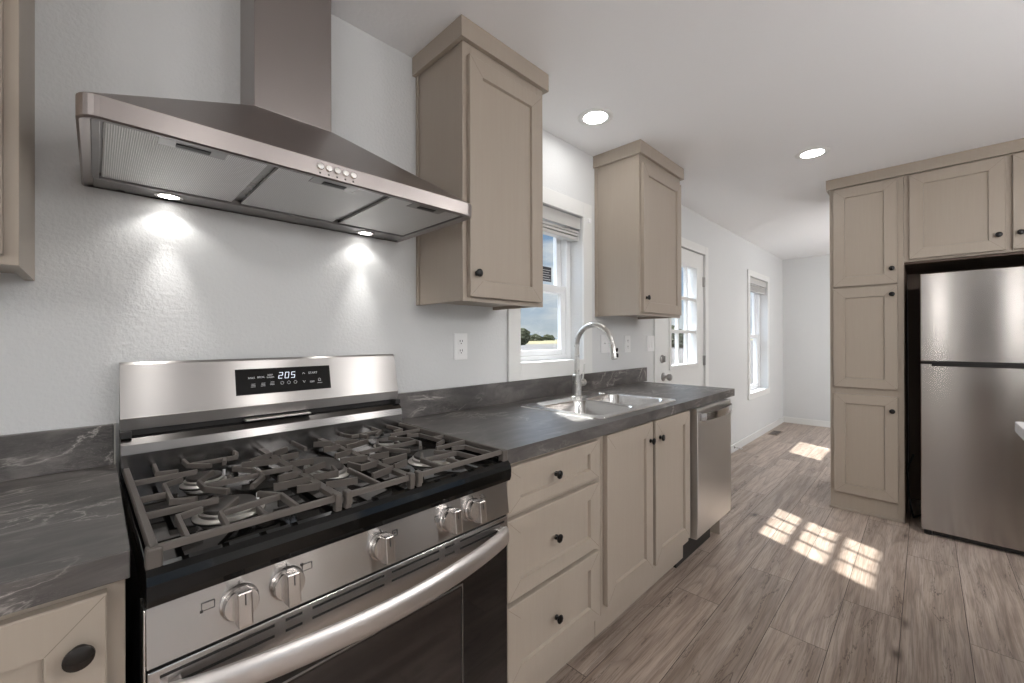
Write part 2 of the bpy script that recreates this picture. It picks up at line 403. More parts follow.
def text(name, body, size, origin, xdir, updir, mat, parent, extr=.0003, align='CENTER', kern=1.0):
    cu = bpy.data.curves.new(name, 'FONT'); cu.body = body; cu.size = size; cu.align_x = align; cu.align_y = 'CENTER'; cu.extrude = extr; cu.space_character = kern
    to = bpy.data.objects.new(name + '_c', cu); C.objects.link(to)
    bpy.context.view_layer.update()
    me = bpy.data.meshes.new_from_object(to.evaluated_get(bpy.context.evaluated_depsgraph_get()))
    bpy.data.objects.remove(to); bpy.data.curves.remove(cu)
    X = Vector(xdir).normalized(); U = Vector(updir).normalized(); N = X.cross(U)
    m = Matrix(((X.x, U.x, N.x, origin[0]), (X.y, U.y, N.y, origin[1]), (X.z, U.z, N.z, origin[2]), (0, 0, 0, 1)))
    me.transform(mw(parent).inverted() @ m)
    o = bpy.data.objects.new(name, me); C.objects.link(o); me.materials.clear(); me.materials.append(M[mat]); o.parent = parent; MATW[o.name] = mw(parent)
    return o
def rrect(x0, x1, y0, y1, r, z=None, n=6):
    out = []
    for cx_, cy_, a0 in ((x1 - r, y1 - r, 0), (x0 + r, y1 - r, 90), (x0 + r, y0 + r, 180), (x1 - r, y0 + r, 270)):
        for i in range(n + 1):
            an = R(a0 + 90 * i / n); p = (cx_ + r * math.cos(an), cy_ + r * math.sin(an))
            out.append(p if z is None else (p[0], p[1], z))
    return out
def struct(o): o['kind'] = 'structure'; return o

# ------------------------------------------------------------------ room shell
ZC = 2.372; XN = -2.3; XF = 7.05; YR = -4.6; T = .16
OPEN = dict(w1=(1.494, 2.045, 1.104, 1.965), d1=(3.05, 4.005, -.01, 2.012), w2=(5.41, 6.20, .571, 1.965))
struct(MB().box(XN - T, XF + T, YR - T, T, -.12, 0).build('floor', 'floor'))
struct(MB().box(XN - T, XF + T, YR - T, T, ZC, ZC + .15).build('ceiling', 'ceiling'))
def pierced(name, along, lo, hi, p0, p1, openings):
    """wall running along an axis, pierced by (a0, a1, z0, z1) openings"""
    b = MB(); cur = lo
    def bx(a0, a1, z0, z1):
        if a1 - a0 < 1e-4 or z1 - z0 < 1e-4: return
        if along == 'x': b.box(a0, a1, p0, p1, z0, z1)
        else: b.box(p0, p1, a0, a1, z0, z1)
    for a0, a1, z0, z1 in sorted(openings):
        bx(cur, a0, 0, ZC); bx(a0, a1, 0, max(0, z0)); bx(a0, a1, z1, ZC); cur = a1
    bx(cur, hi, 0, ZC)
    return struct(b.build(name, 'wall'))
pierced('wall_left', 'x', XN, XF, 0, T, [OPEN['w1'], OPEN['d1'], OPEN['w2']])
pierced('wall_far', 'y', YR, 0, XF, XF + T, [(-3.9, -2.2, .6, 2.0)])
pierced('wall_rear', 'x', XN, XF, YR - T, YR, [(-.6, .9, .75, 2.05), (2.2, 3.9, .02, 2.05), (5.2, 6.4, .75, 2.0)])
pierced('wall_near', 'y', YR, 0, XN - T, XN, [(-4.2, -2.9, .75, 2.05), (-2.32, -1.92, -.01, 2.03)])
struct(MB().box(XN - 1.3, XN - T, -2.45, -2.40, 0, ZC).box(XN - 1.3, XN - T, -1.84, -1.79, 0, ZC).box(XN - 1.35, XN - 1.3, -2.45, -1.79, 0, ZC).build('wall_added_recess', 'alcove_brown'))  # unseen dark recess added to reflect as a dark band in the refrigerator
struct(MB().box(XN - 1.35, XN - T, -2.45, -1.79, ZC, ZC + .05).box(XN - 1.35, XN - T, -2.45, -1.79, -.05, 0).build('ceiling_added_recess', 'alcove_brown'))  # top and floor of the added recess
struct(MB().box(4.36, 4.46, YR, -.985, 0, ZC).build('wall_middle', 'wall'))

# baseboards
def bb_x(b, x0, x1): b.box(x0, x1, -.012, -.0005, .0, .082, .003)
b = MB(); bb_x(b, 4.085, XF - .013); struct(b.build('baseboard_left', 'white_trim'))
struct(MB().box(XF - .012, XF - .0005, YR, -.001, 0, .082, .003).build('baseboard_far', 'white_trim'))
b = MB(); b.box(4.46 + .0005, 4.472, YR, -1.0, 0, .082, .003); struct(b.build('baseboard_middle', 'white_trim'))

# casings (flat stock)
def casing(name, x0, x1, z0, z1, w, bottom=True, y0=-.014, left=None, right=None):
    b = MB(); l = left or w; r_ = right or w
    b.box(x0 - l, x0, y0, -.0005, z0 - (w if bottom else 0), z1 + w, .0025); b.box(x1, x1 + r_, y0, -.0005, z0 - (w if bottom else 0), z1 + w, .0025)
    b.box(x0, x1, y0, -.0005, z1, z1 + w, .0025)
    if bottom: b.box(x0, x1, y0, -.0005, z0 - w, z0, .0025)
    return struct(b.build(name, 'white_trim'))
w1 = OPEN['w1']; casing('trim_1', *w1, .088, left=.086, right=.088)
d1 = OPEN['d1']; casing('trim_2', d1[0], d1[1], 0, d1[3], .076, bottom=False)
w2 = OPEN['w2']; casing('trim_3', *w2, .07)

def single_hung(name, x0, x1, z0, z1, rail_z, rail_h=.05, y=.085, fr=.045, sash=.04, frb=.027):
    root = struct(MB().box(x0, x0 + fr, y, T - .005, z0, z1, .003).box(x1 - fr, x1, y, T - .005, z0, z1, .003).box(x0 + fr, x1 - fr, y, T - .005, z1 - fr, z1, .003).box(x0 + fr, x1 - fr, y, T - .005, z0, z0 + frb, .003).build(name, 'white_vinyl'))
    def sash_(nm, a0, a1, c0, c1, yy, bot, top):
        b = MB(); b.box(a0, a0 + sash, yy, yy + .03, c0, c1, .003).box(a1 - sash, a1, yy, yy + .03, c0, c1, .003).box(a0 + sash, a1 - sash, yy, yy + .03, c0, c0 + bot, .003).box(a0 + sash, a1 - sash, yy, yy + .03, c1 - top, c1, .003)
        o = b.build(nm, 'white_vinyl', root)
        MB().box(a0 + sash - .004, a1 - sash + .004, yy + .012, yy + .016, c0 + bot - .004, c1 - top + .004).build('pane', 'glass', o)
        return o
    sash_('lower_sash', x0 + fr, x1 - fr, z0 + frb, rail_z + rail_h / 2, y + .008, .032, rail_h)
    sash_('upper_sash', x0 + fr, x1 - fr, rail_z - rail_h / 2, z1 - fr, y + .041, rail_h, .04)
    return root
win1 = single_hung('window_1', w1[0], w1[1], w1[2], w1[3], 1.525, .045, fr=.042, sash=.042)
win2 = single_hung('window_2', w2[0], w2[1], w2[2], w2[3], 1.25, .05)
# stools: painted boards on the sills
# dark sticker on the upper pane of the kitchen window
st = MB().mat('sticker').box(1.83, 1.918, .1355, .137, 1.572, 1.66).mat('print_white')
for i in range(5): st.box(1.838, 1.91 - .012 * (i % 2), .1348, .1355, 1.583 + i * .014, 1.5855 + i * .014)
st.build('sticker', None, win1, label='dark label stuck on the upper pane')
# windows in the unseen walls: a frame and a pane each
def plain_window(name, axis, a0, a1, z0, z1, p):
    b = MB(); f = .05
    def bx(bb, u0, u1, c0, c1, q0, q1):
        bb.box(u0, u1, q0, q1, c0, c1) if axis == 'x' else bb.box(q0, q1, u0, u1, c0, c1)
    bx(b, a0, a0 + f, z0, z1, p, p + .05); bx(b, a1 - f, a1, z0, z1, p, p + .05); bx(b, a0 + f, a1 - f, z0, z0 + f, p, p + .05); bx(b, a0 + f, a1 - f, z1 - f, z1, p, p + .05)
    m_ = (a0 + a1) / 2; bx(b, m_ - .025, m_ + .025, z0 + f, z1 - f, p, p + .05)
    o = struct(b.build(name, 'white_vinyl')); g = MB(); bx(g, a0 + f, m_ - .025, z0 + f, z1 - f, p + .02, p + .026); bx(g, m_ + .025, a1 - f, z0 + f, z1 - f, p + .02, p + .026); g.build('pane', 'glass', o)
plain_window('window_3', 'x', -.6, .9, .75, 2.05, YR - .1); plain_window('window_4', 'x', 2.2, 3.9, .02, 2.05, YR - .1); plain_window('window_5', 'x', 5.2, 6.4, .75, 2.0, YR - .1)
plain_window('window_6', 'y', -4.2, -2.9, .75, 2.05, XN - .1); plain_window('window_7', 'y', -3.9, -2.2, .6, 2.0, XF + .05)

# entry door with nine lights
dl, dr, dt = d1[0] + .004, d1[1] - .004, 2.006
gx0, gx1, gz0, gz1 = 3.275, 3.825, .995, 1.868
b = MB(); y0, y1 = .004, .048
b.box(dl, gx0, y0, y1, .012, dt, .002).box(gx1, dr, y0, y1, .012, dt, .002).box(gx0, gx1, y0, y1, .012, gz0).box(gx0, gx1, y0, y1, gz1, dt)
for px0, px1 in ((3.22, 3.50), (3.60, 3.88)): b.box(px0, px1, y0 - .004, y0 + .002, .20, .80, .003)
door = struct(b.build('door_1', 'white_trim'))
b = MB(); f = .026
b.box(gx0 - f, gx0 + .008, y0 - .011, y1 + .011, gz0 - f, gz1 + f, .003).box(gx1 - .008, gx1 + f, y0 - .011, y1 + .011, gz0 - f, gz1 + f, .003)
b.box(gx0 + .008, gx1 - .008, y0 - .011, y1 + .011, gz0 - f, gz0 + .008, .003).box(gx0 + .008, gx1 - .008, y0 - .011, y1 + .011, gz1 - .008, gz1 + f, .003)
cw = (gx1 - gx0) / 3; ch = (gz1 - gz0) / 3
for i in (1, 2):
    b.box(gx0 + cw * i - .007, gx0 + cw * i + .007, y0 + .005, y1 - .005, gz0, gz1, .003)
    b.box(gx0, gx1, y0 + .003, y1 - .003, gz0 + ch * i - .013, gz0 + ch * i + .013, .003)
fr_ = b.build('glazing_frame', 'white_trim', door)
MB().box(gx0, gx1, .024, .028, gz0, gz1).build('pane', 'glass', fr_)
def round_knob(c, nm, prof, mat, parent): return MB().lathe(prof, c, '-y', 28).build(nm, mat, parent)
round_knob((3.145, .004, .922), 'door_knob', [(0, 0), (.034, 0), (.034, .006), (.028, .010), (.013, .014), (.012, .03), (.022, .038), (.028, .05), (.027, .062), (.018, .070), (0, .072)], 'satin_nickel', door)
o = round_knob((3.125, .004, 1.065), 'deadbolt', [(0, 0), (.033, 0), (.033, .008), (.028, .013), (0, .014)], 'satin_nickel', door)
MB().box(3.119, 3.131, -.026, -.008, 1.04, 1.09, .003).build('thumb_turn', 'satin_nickel', o)
for hz in (1.755, 1.02, .27):
    MB().cyl((d1[1] - .003, -.006, hz - .045), .008, .09, 'z', 14).box(d1[1] - .028, d1[1] - .004, -.003, .0035, hz - .045, hz + .045).build('hinge', 'satin_nickel', door)
struct(MB().box(d1[0], d1[1], .0, T, 0, .011).build('trim_4', 'aluminium'))

# blinds, raised
def blind(label, x0, x1, ztop, zbot, n, y=.02):
    t = thing('window_blind', label, 'blind', ((x0 + x1) / 2, y, ztop))
    MB().box(x0, x1, y, y + .045, ztop - .045, ztop - .001, .003).build('headrail', 'blind_vinyl', t)
    MB().box(x0 - .001, x1 + .001, y - .012, y - .002, ztop - .075, ztop - .002, .003).build('valance', 'blind_vinyl', t)
    s_ = MB(); h = (ztop - .078 - zbot - .024)
    for i in range(n):
        z = zbot + .026 + h * i / n; s_.box(x0 + .004, x1 - .004, y - .004 + .003 * (i % 2), y + .047, z, z + h / n * .72, .001)
    s_.build('slat_stack', 'blind_vinyl', t)
    MB().box(x0 + .003, x1 - .003, y - .003, y + .046, zbot, zbot + .022, .004).build('bottom_rail', 'blind_vinyl', t)
    return t
bl = blind('white raised blind at the top of the window above the sink', w1[0] + .004, w1[1] - .004, w1[3] - .001, 1.822, 2)
blind('white raised blind at the top of the tall window near the far corner', w2[0] + .004, w2[1] - .004, w2[3] - .001, 1.80, 3)
MB().box(2.088, 2.108, -.028, -.0145, 1.935, 1.965, .003).build('hold_bracket', 'white_plastic', bl)

# ------------------------------------------------------------------ cabinets
def knob_mb(x, y, z, r=.015):
    return MB().lathe([(0, 0), (r * .62, 0), (r * .62, .003), (r * .38, .006), (r * .36, .009), (r * .72, .012), (r, .0155), (r * .98, .019), (r * .6, .022), (0, .023)], (x, y, z), '-y', 24)
def door_part(t, x0, x1, z0, z1, yf, kx, kz, st=.062, name='door', kmat='black_knob', kr=.0145):
    d_ = MB().shaker(x0, x1, z0, z1, yf, .019, st).build(name, 'greige_paint', t)
    if kx is not None: knob_mb(kx, yf - .0002, kz, kr).build('knob', kmat, d_, label='black round knob')
    return d_
G = 'greige_paint'
def wall_cab(label, x0, x1, dx0, dx1, kx, z0=1.367, group='wall cabinets beside the hood and window'):
    t = thing('wall_cabinet', label, 'cabinet', ((x0 + x1) / 2, 0, z0)); yb, yf = -.001, -.304; zt = 2.30
    b = MB()
    b.box(x0, x0 + .016, yf + .02, yb, z0, zt).box(x1 - .016, x1, yf + .02, yb, z0, zt)
    b.box(x0 + .016, x1 - .016, yf + .02, yb, z0 + .014, z0 + .03).box(x0 + .016, x1 - .016, yf + .02, yb, zt - .016, zt).box(x0 + .016, x1 - .016, yb - .012, yb, z0 + .03, zt - .016)
    b.build('body', G, t)
    b = MB(); b.box(x0 - .002, x0 + .038, yf, yf + .0195, z0 - .002, zt, .0012).box(x1 - .038, x1 + .002, yf, yf + .0195, z0 - .002, zt, .0012)
    b.box(x0 + .038, x1 - .038, yf, yf + .0195, z0 - .002, z0 + .036, .0012).box(x0 + .038, x1 - .038, yf, yf + .0195, zt - .05, zt, .0012); b.build('face_frame', G, t)
    MB().box(x0 - .005, x0 - .0002, yb - .02, yb, z0, zt, .001).build('scribe_strip', G, t)
    door_part(t, dx0, dx1, z0 + .014, 2.252, yf - .0198, kx, z0 + .10)
    b = MB(); pr = .02
    b.prism([(x0 - pr, yb), (x0 - pr, yf - pr), (x1 + pr, yf - pr), (x1 + pr, yb), (x1 + pr - .018, yb), (x1 + pr - .018, yf - pr + .018), (x0 - pr + .018, yf - pr + .018), (x0 - pr + .018, yb)], 'z', 2.298, ZC - .001)
    b.build('crown', G, t)
    return t
wall_cab('tall greige wall cabinet between the range hood and the sink window', .893, 1.328, .910, 1.302, .940)
wall_cab('greige wall cabinet between the sink window and the glazed door', 2.185, 2.745, 2.183 + .02, 2.722, 2.232)
wall_cab('greige wall cabinet at the left edge, left of the range hood', -.95, -.134, -.93, -.150, None, group='')

# base cabinets ---------------------------------------------------------
def base_box(t, x0, x1, closed=True):
    b = MB()
    b.box(x0, x0 + .016, -.5495, -.03, .10, .862).box(x1 - .016, x1, -.5495, -.03, .10, .862).box(x0 + .016, x1 - .016, -.59, -.03, .1825, .198).box(x0 + .016, x1 - .016, -.046, -.03, .198, .862)
    b.build('body', G, t)
    MB().box(x0, x1, -.583, -.5505, .090, .168, .004).build('base_rail', G, t)
    MB().box(x0, x1, -.50, -.484, .001, .10).build('toe_kick', 'alcove_brown', t, label='recessed toe kick coloured dark for the shade under the cabinet')  # dark colour stands in for the shade in the toe gap
t = thing('base_cabinet', 'greige drawer base beside the range with three drawers', 'cabinet', (1.04, 0, 0))
base_box(t, .783, 1.300)
b = MB(); b.box(.783, .80, -.61, -.5905, .188, .872).box(1.272, 1.300, -.61, -.5905, .188, .872)
for z0_, z1_ in ((.845, .872), (.700, .728), (.45, .478), (.188, .24)): b.box(.80, 1.272, -.61, -.5905, z0_, z1_)
b.build('face_frame', G, t)
for z0_, z1_, kz in ((.722, .858, .792), (.470, .705, .588), (.218, .455, .330)):
    dd = MB().shaker(.794, 1.262, z0_, z1_, -.63, .0195, .055, .0105, .04 if z1_ > .8 else .05).build('drawer', G, t)
    knob_mb(1.012, -.6302, kz + .002, .0135).build('knob', 'black_knob', dd, label='black round knob')
t = thing('base_cabinet', 'greige two-door sink base between the drawers and the dishwasher', 'cabinet', (1.71, 0, 0))
x0, x1 = 1.302, 2.112; base_box(t, x0, x1)
b = MB(); b.box(x0, x0 + .04, -.61, -.5905, .188, .872).box(x1 - .04, x1, -.61, -.5905, .188, .872).box(x0 + .04, x1 - .04, -.61, -.5905, .188, .24).box(x0 + .04, x1 - .04, -.61, -.5905, .84, .872); b.build('face_frame', G, t)
door_part(t, 1.318, 1.686, .222, .864, -.63, 1.660, .785)
door_part(t, 1.712, 2.090, .222, .864, -.63, 1.752, .785)
t = thing('base_cabinet', 'greige base cabinet left of the range under the left counter', 'cabinet', (-.5, 0, 0))
base_box(t, -.995, -.002)
b = MB(); b.box(-.03, -.002, -.61, -.5905, .188, .872).box(-.995, -.96, -.61, -.5905, .188, .872).box(-.96, -.03, -.61, -.5905, .188, .20).box(-.96, -.03, -.61, -.5905, .848, .872); b.build('face_frame', G, t)
door_part(t, -.49, -.022, .19, .860, -.63, -.050, .790, .062, kmat='bronze_knob', kr=.0165)
door_part(t, -.972, -.50, .19, .857, -.63, -.94, .772, .062, kmat='bronze_knob', kr=.019)

# worktops --------------------------------------------------------------
ZT = .914; ZB = .872; YF = -.636
sx0, sx1, sy0, sy1 = 1.352, 2.055, -.578, -.128
t = thing('countertop', 'long dark slate countertop with the sink set into it', 'countertop', (1.8, 0, ZB))
b = MB(); x0, x1 = .784, 2.775
hx0, hx1, hy0, hy1 = sx0 + .02, sx1 - .02, sy0 + .02, sy1 - .02
outer = [(x0, YF), (x1 - .012, YF), (x1, YF + .012), (x1, -.001), (x0, -.001)]
hole = [(hx0, hy0), (hx0, hy1), (hx1, hy1), (hx1, hy0)]
b.plate(outer, [hole], ZT); b.plate(outer, [hole], ZB)
b.loft([[(p[0], p[1], ZB) for p in outer], [(p[0], p[1], ZT) for p in outer]]); b.loft([[(p[0], p[1], ZB) for p in hole], [(p[0], p[1], ZT) for p in hole]])
bmesh.ops.remove_doubles(b.b, verts=b.b.verts, dist=1e-5); bmesh.ops.recalc_face_normals(b.b, faces=b.b.faces)
b.build('worktop', 'slate', t)
MB().box(x0, 2.832, -.0205, -.001, ZT, 1.015, .0015).build('backsplash', 'slate', t)
t = thing('countertop', 'short dark slate countertop left of the range', 'countertop', (-.5, 0, ZB))
MB().box(-1.0, .003, -.629, -.001, ZB, ZT, .0015).build('worktop', 'slate', t)
MB().box(-1.0, -.002, -.0205, -.001, ZT, 1.015, .0015).build('backsplash', 'slate', t)
MB().box(-.0015, .0015, -.0205, -.001, ZT, 1.016).build('end_trim', 'aluminium', t)

e_ = thing('end_panel', 'narrow greige end panel standing under the counter end beyond the dishwasher', 'panel', (2.72, -.3, 0))
MB().box(2.715, 2.731, -.56, -.02, .001, ZB - .0005).build('panel', G, e_)
# sink --------------------------------------------------------------------
t = thing('kitchen_sink', 'stainless double-bowl drop-in sink below the window', 'sink', (1.70, -.35, ZT))
bowls = [(1.392, 1.700, -.548, -.222), (1.728, 2.018, -.548, -.222)]
b = MB(); zr = ZT + .004
ol = rrect(sx0, sx1, sy0, sy1, .03)
b.plate(ol, [rrect(*q, .05) for q in bowls], zr)
b.loft([rrect(sx0 - .004, sx1 + .004, sy0 - .004, sy1 + .004, .034, ZT + .0002), rrect(sx0, sx1, sy0, sy1, .03, zr)], smooth=False)
b.build('rim', 'sink_steel', t)
for q in bowls:
    b = MB(); x0, x1, y0, y1 = q
    L = [rrect(x0, x1, y0, y1, .05, zr), rrect(x0 + .004, x1 - .004, y0 + .004, y1 - .004, .05, zr - .006), rrect(x0 + .010, x1 - .010, y0 + .010, y1 - .010, .05, zr - .12), rrect(x0 + .02, x1 - .02, y0 + .02, y1 - .02, .05, zr - .165), rrect(x0 + .045, x1 - .045, y0 + .045, y1 - .045, .04, zr - .178)]
    b.loft(L, cap1=True, smooth=True)
    bo = b.build('basin', 'sink_steel', t)
    MB().lathe([(0, .001), (.032, .001), (.042, .004), (.044, .0015)], ((x0 + x1) / 2, (y0 + y1) / 2, zr - .178), 'z', 24).build('drain', 'chrome_edge', bo)
MB().lathe([(0, .006), (.016, .006), (.02, .003), (.021, 0)], (1.985, -.175, zr), 'z', 20).build('hole_cover', 'sink_steel', t)
# faucet
fx, fy = 1.765, -.165
t = thing('kitchen_faucet', 'brushed nickel gooseneck faucet standing behind the sink', 'faucet', (fx, fy, zr))
MB().lathe([(0, 0), (.029, 0), (.029, .004), (.0245, .006), (.0235, .03), (.0235, .118), (.021, .121), (0, .121)], (fx, fy, zr + .0003), 'z', 32).build('base', 'brushed_nickel', t)
path = [(fx, fy, zr + .12), (fx, fy, zr + .22), (fx, fy, zr + .275)]
r_ = .106
for i in range(1, 19):
    an = R(180 - 165 * i / 18); path.append((fx, fy - r_ - r_ * math.cos(an), zr + .275 + r_ * math.sin(an)))
ex = Vector(path[-1]); dv = (ex - Vector(path[-2])).normalized()
path.append(tuple(ex + dv * .022))
MB().tube(path, .0135, 18).build('spout', 'brushed_nickel', t)
p0 = Vector(path[-1]); dv = Vector((0, -.16, -1)).normalized(); q = [p0 - dv * .004 + dv * s_ for s_ in (0, .004, .055, .076, .080)]
sp_ = MB().tube(q, [.0145, .0165, .0175, .0165, .012], 20).build('spray_head', 'brushed_nickel', t)
m0 = p0 + dv * .042
MB().box(m0.x - .006, m0.x + .006, m0.y - .022, m0.y - .014, m0.z + .006, m0.z + .024, .002).box(m0.x - .006, m0.x + .006, m0.y - .024, m0.y - .016, m0.z - .022, m0.z - .002, .002).build('spray_button', 'black_knob', sp_)
h_ = MB().cyl((fx + .02, fy, zr + .075), .019, .045, 'x', 24, bev=.003).build('valve', 'brushed_nickel', t)
MB().tube([(fx + .052, fy, zr + .085), (fx + .056, fy - .002, zr + .12), (fx + .060, fy - .006, zr + .175)], [.006, .005, .004], 12).build('lever', 'brushed_nickel', h_)

# dishwasher -----------------------------------------------------------------
t = thing('dishwasher', 'stainless dishwasher at the end of the counter, by the door', 'dishwasher', (2.394, 0, 0))
DX0, DX1 = 2.138, 2.650
MB().box(DX0 + .002, DX1 - .002, -.60, -.05, .19, .862).build('tub', 'dark_plastic', t)
b = MB(); b.prism([(-.602, .192), (-.640, .192), (-.645, .200), (-.649, .30), (-.649, .855), (-.644, .864), (-.602, .864)], 'x', DX0, DX1, .002); dwd = b.build('door', 'dw_steel', t)
pts = []
for i in range(13):
    s_ = i / 12; pts.append((DX0 + .022 + (DX1 - DX0 - .044) * s_, -.653 - .026 * math.sin(math.pi * s_) ** .6 - .003, .822))
MB().sweep(pts, [(-.006, -.019), (.006, -.019), (.007, .0), (.006, .019), (-.006, .019)]).build('handle', 'stainless', dwd)
MB().box(DX0 + .01, DX1 - .01, -.53, -.515, .002, .188).build('kick_plate', 'dark_plastic', t)
for lx in (DX0 + .04, DX1 - .04): MB().cyl((lx, -.50, .0), .012, .19, 'z', 14).build('leg', 'dark_plastic', t)

# ------------------------------------------------------------------ range
x0, x1 = .019, .781; XM = (x0 + x1) / 2
t = thing('gas_range', 'stainless five-burner gas range under the hood', 'range', (XM, -.33, 0))
MB().box(x0, x1, -.632, -.03, .05, .868, .002).build('body', 'stainless_dark', t)
for lx in (x0 + .05, x1 - .05):
    for ly in (-.58, -.08): MB().cyl((lx, ly, 0), .018, .05, 'z', 16).build('leg', 'dark_plastic', t)
# cooktop pan: rounded front lip, shallow well
b = MB()
b.prism([(-.09, .862), (-.648, .830), (-.659, .834), (-.664, .846), (-.665, .868), (-.661, .880), (-.652, .888), (-.642, .890), (-.636, .8845), (-.12, .884), (-.09, .890)], 'x', x0 - .001, x1 + .001)
b.box(x0 - .001, x0 + .012, -.645, -.09, .870, .892, .003).box(x1 - .012, x1 + .001, -.645, -.09, .870, .892, .003)
ck = b.build('cooktop', 'black_enamel', t)
MB().box(x0 - .003, x0 - .0002, -.645, -.60, .30, .826, .001).build('side_trim', 'chrome_edge', t)
# backguard
b = MB(); b.prism([(-.028, .886), (-.100, .886), (-.101, .950), (-.096, .972), (-.082, .986), (-.028, .988)], 'x', x0, x1); b.build('vent_lip', 'lip_steel', t)
MB().box(x0 + .004, x1 - .004, -.056, -.028, .988, 1.012).build('vent_slot', 'dark_gap', t)
b = MB(); b.prism([(-.028, 1.012), (-.060, 1.003), (-.066, 1.004), (-.073, 1.034), (-.072, 1.037), (-.044, 1.166), (-.036, 1.172), (-.028, 1.172)], 'x', x0, x1, .0); bgd = b.build('backguard', 'backguard_steel', t)
MB().box(.28, .46, -.092, -.060, .992, .998, .002).build('vent_guide', 'aluminium', t)
for bx_ in (x0, x1 - .02): MB().box(bx_, bx_ + .02, -.088, -.03, .988, 1.004, .001).build('bracket', 'dark_plastic', t)
ax_, az_ = Vector((1, 0, 0)), Vector((0, .028, .130)).normalized()       # the slanted face
def onface(z): return -.072 + (z - 1.036) * .028 / .130
def face_box(b, xa, xb, za, zb, th, off=0):
    nrm = az_.cross(ax_) * -1
    nrm = Vector((0, -az_.z, az_.y))
    p = [Vector((xa, onface(za), za)), Vector((xb, onface(za), za)), Vector((xb, onface(zb), zb)), Vector((xa, onface(zb), zb))]
    b.loft([[tuple(v + nrm * off) for v in p], [tuple(v + nrm * (off + th)) for v in p]], True, True)
b = MB(); face_box(b, .262, .533, 1.066, 1.141, .0022, -.001); dsp = b.build('display', 'display_glass', t)
nrm = Vector((0, -az_.z, az_.y))
def fp(x, z, off=.0016): v = Vector((x, onface(z), z)) + nrm * off; return tuple(v)
b = MB(); dw2, dh2, sk = .0055, .0095, .0016
SEG = dict(a=((-1, 1), (1, 1)), b=((1, 1), (1, 0)), c=((1, 0), (1, -1)), d=((-1, -1), (1, -1)), e=((-1, 0), (-1, -1)), f=((-1, 1), (-1, 0)), g=((-1, 0), (1, 0)))
for xx, on_ in ((.382, 'abged'), (.400, 'abcdef'), (.418, 'afgcd')):
    for g_ in on_: b.tube([fp(xx + px_ * dw2 * .9 + pz_ * sk, 1.117 + pz_ * dh2 * .92, .0016) for px_, pz_ in SEG[g_]], .0011, 6)
b.build('clock_digits', 'clock_digits', dsp, label='glowing digits 205')
for xx, zz, s_, sz in ((.478, 1.1195, 'START', .0095), (.474, 1.091, 'OFF', .008), (.303, 1.114, 'BAKE', .0075), (.328, 1.115, 'BROIL', .0075), (.353, 1.120, 'KEEP', .0068), (.353, 1.113, 'WARM', .0068)):
    text('lettering', s_, sz, fp(xx, zz), ax_, az_, 'print_white', dsp)
def sw(pts, r=.0006): MB().tube([fp(*p) for p in pts], r, 6).build('symbol', 'print_white', dsp)
sw([(.446, 1.117), (.4495, 1.122), (.453, 1.117)]); sw([(.446, 1.096), (.4495, 1.090), (.453, 1.096)])
for bx_, bz_ in ((.306, 1.088), (.332, 1.089), (.357, 1.091)):
    for dz_ in (0, .004, .008): sw([(bx_ - .006 + .001 * dz_ * 250, bz_ + dz_), (bx_ + .006, bz_ + dz_)], .0007)
for bx_ in (.385, .404, .423):
    sw([(bx_ + .0045 * math.cos(R(a_)), 1.094 + .0045 * math.sin(R(a_))) for a_ in range(0, 361, 30)], .0005)
sw([(.494, 1.093), (.494, 1.098), (.4975, 1.101), (.501, 1.098), (.501, 1.093), (.494, 1.093)], .0006); sw([(.490, 1.086), (.505, 1.086)], .0006)
# control panel
b = MB(); PY0, PY1 = -.650, -.641
b.prism([(-.632, .742), (-.656, .742), (-.645, .8295), (-.632, .8295)], 'x', x0, x1); cp = b.build('control_panel', 'stainless', t)
def py(z): return -.656 + (z - .742) * .011 / .0875
KX = [.137, .211, .396, .576, .655]
tilt = math.atan2(.011, .0875)
for kx in KX:
    kz = .788; mt = Matrix.Rotation(R(90) - tilt, 4, 'X')
    b = MB().lathe([(0, 0), (.028, 0), (.0285, .002), (.0255, .005), (.0255, .016), (.0245, .018), (.010, .0185), (0, .0185)], (kx, py(kz) - .0002, kz), seg=36, mtx=mt)
    kb = b.build('knob', 'knob_steel', cp, label='stainless burner knob')
    b = MB(); m4 = Matrix.Translation((kx, py(kz) - .0002, kz)) @ mt
    b.box(-.0105, .0105, -.0285, .0265, .010, .040, .0028, mtx=m4 @ Matrix.Rotation(0, 4, 'Z')); b.build('grip', 'knob_steel', kb)
    MB().box(-.0009, .0009, .006, .0235, .0395, .0404, mtx=m4).build('pointer', 'print_dark', kb)
# panel print: burner location icons, tick marks
def rect_icon(xc, zc, w=.018, h=.013, dot=None):
    b = MB(); o_ = rrect(xc - w / 2, xc + w / 2, zc - h / 2, zc + h / 2, .0006, n=1); i_ = rrect(xc - w / 2 + .001, xc + w / 2 - .001, zc - h / 2 + .001, zc + h / 2 - .001, .0004, n=1)
    ya_, yb_ = py(zc) - .0012, py(zc) + .002
    b.loft([[(p[0], ya_, p[1]) for p in o_], [(p[0], ya_, p[1]) for p in i_], [(p[0], yb_, p[1]) for p in i_], [(p[0], yb_, p[1]) for p in o_], [(p[0], ya_, p[1]) for p in o_]])
    ic = b.build('burner_symbol', 'print_dark', cp)
    if dot: MB().box(xc + dot[0] - .002, xc + dot[0] + .002, ya_ - .0001, yb_, zc + dot[1] - .002, zc + dot[1] + .002).build('dot', 'print_dark', ic)
rect_icon(.094, .801, dot=(-.009, -.0065)); rect_icon(.246, .803, dot=(-.009, .0065)); rect_icon(.430, .803, .012, .013, (0, 0))
for kx in KX: MB().box(kx - .0007, kx + .0007, py(.818) - .0012, py(.818) + .002, .816, .821).build('tick_mark', 'print_dark', cp)
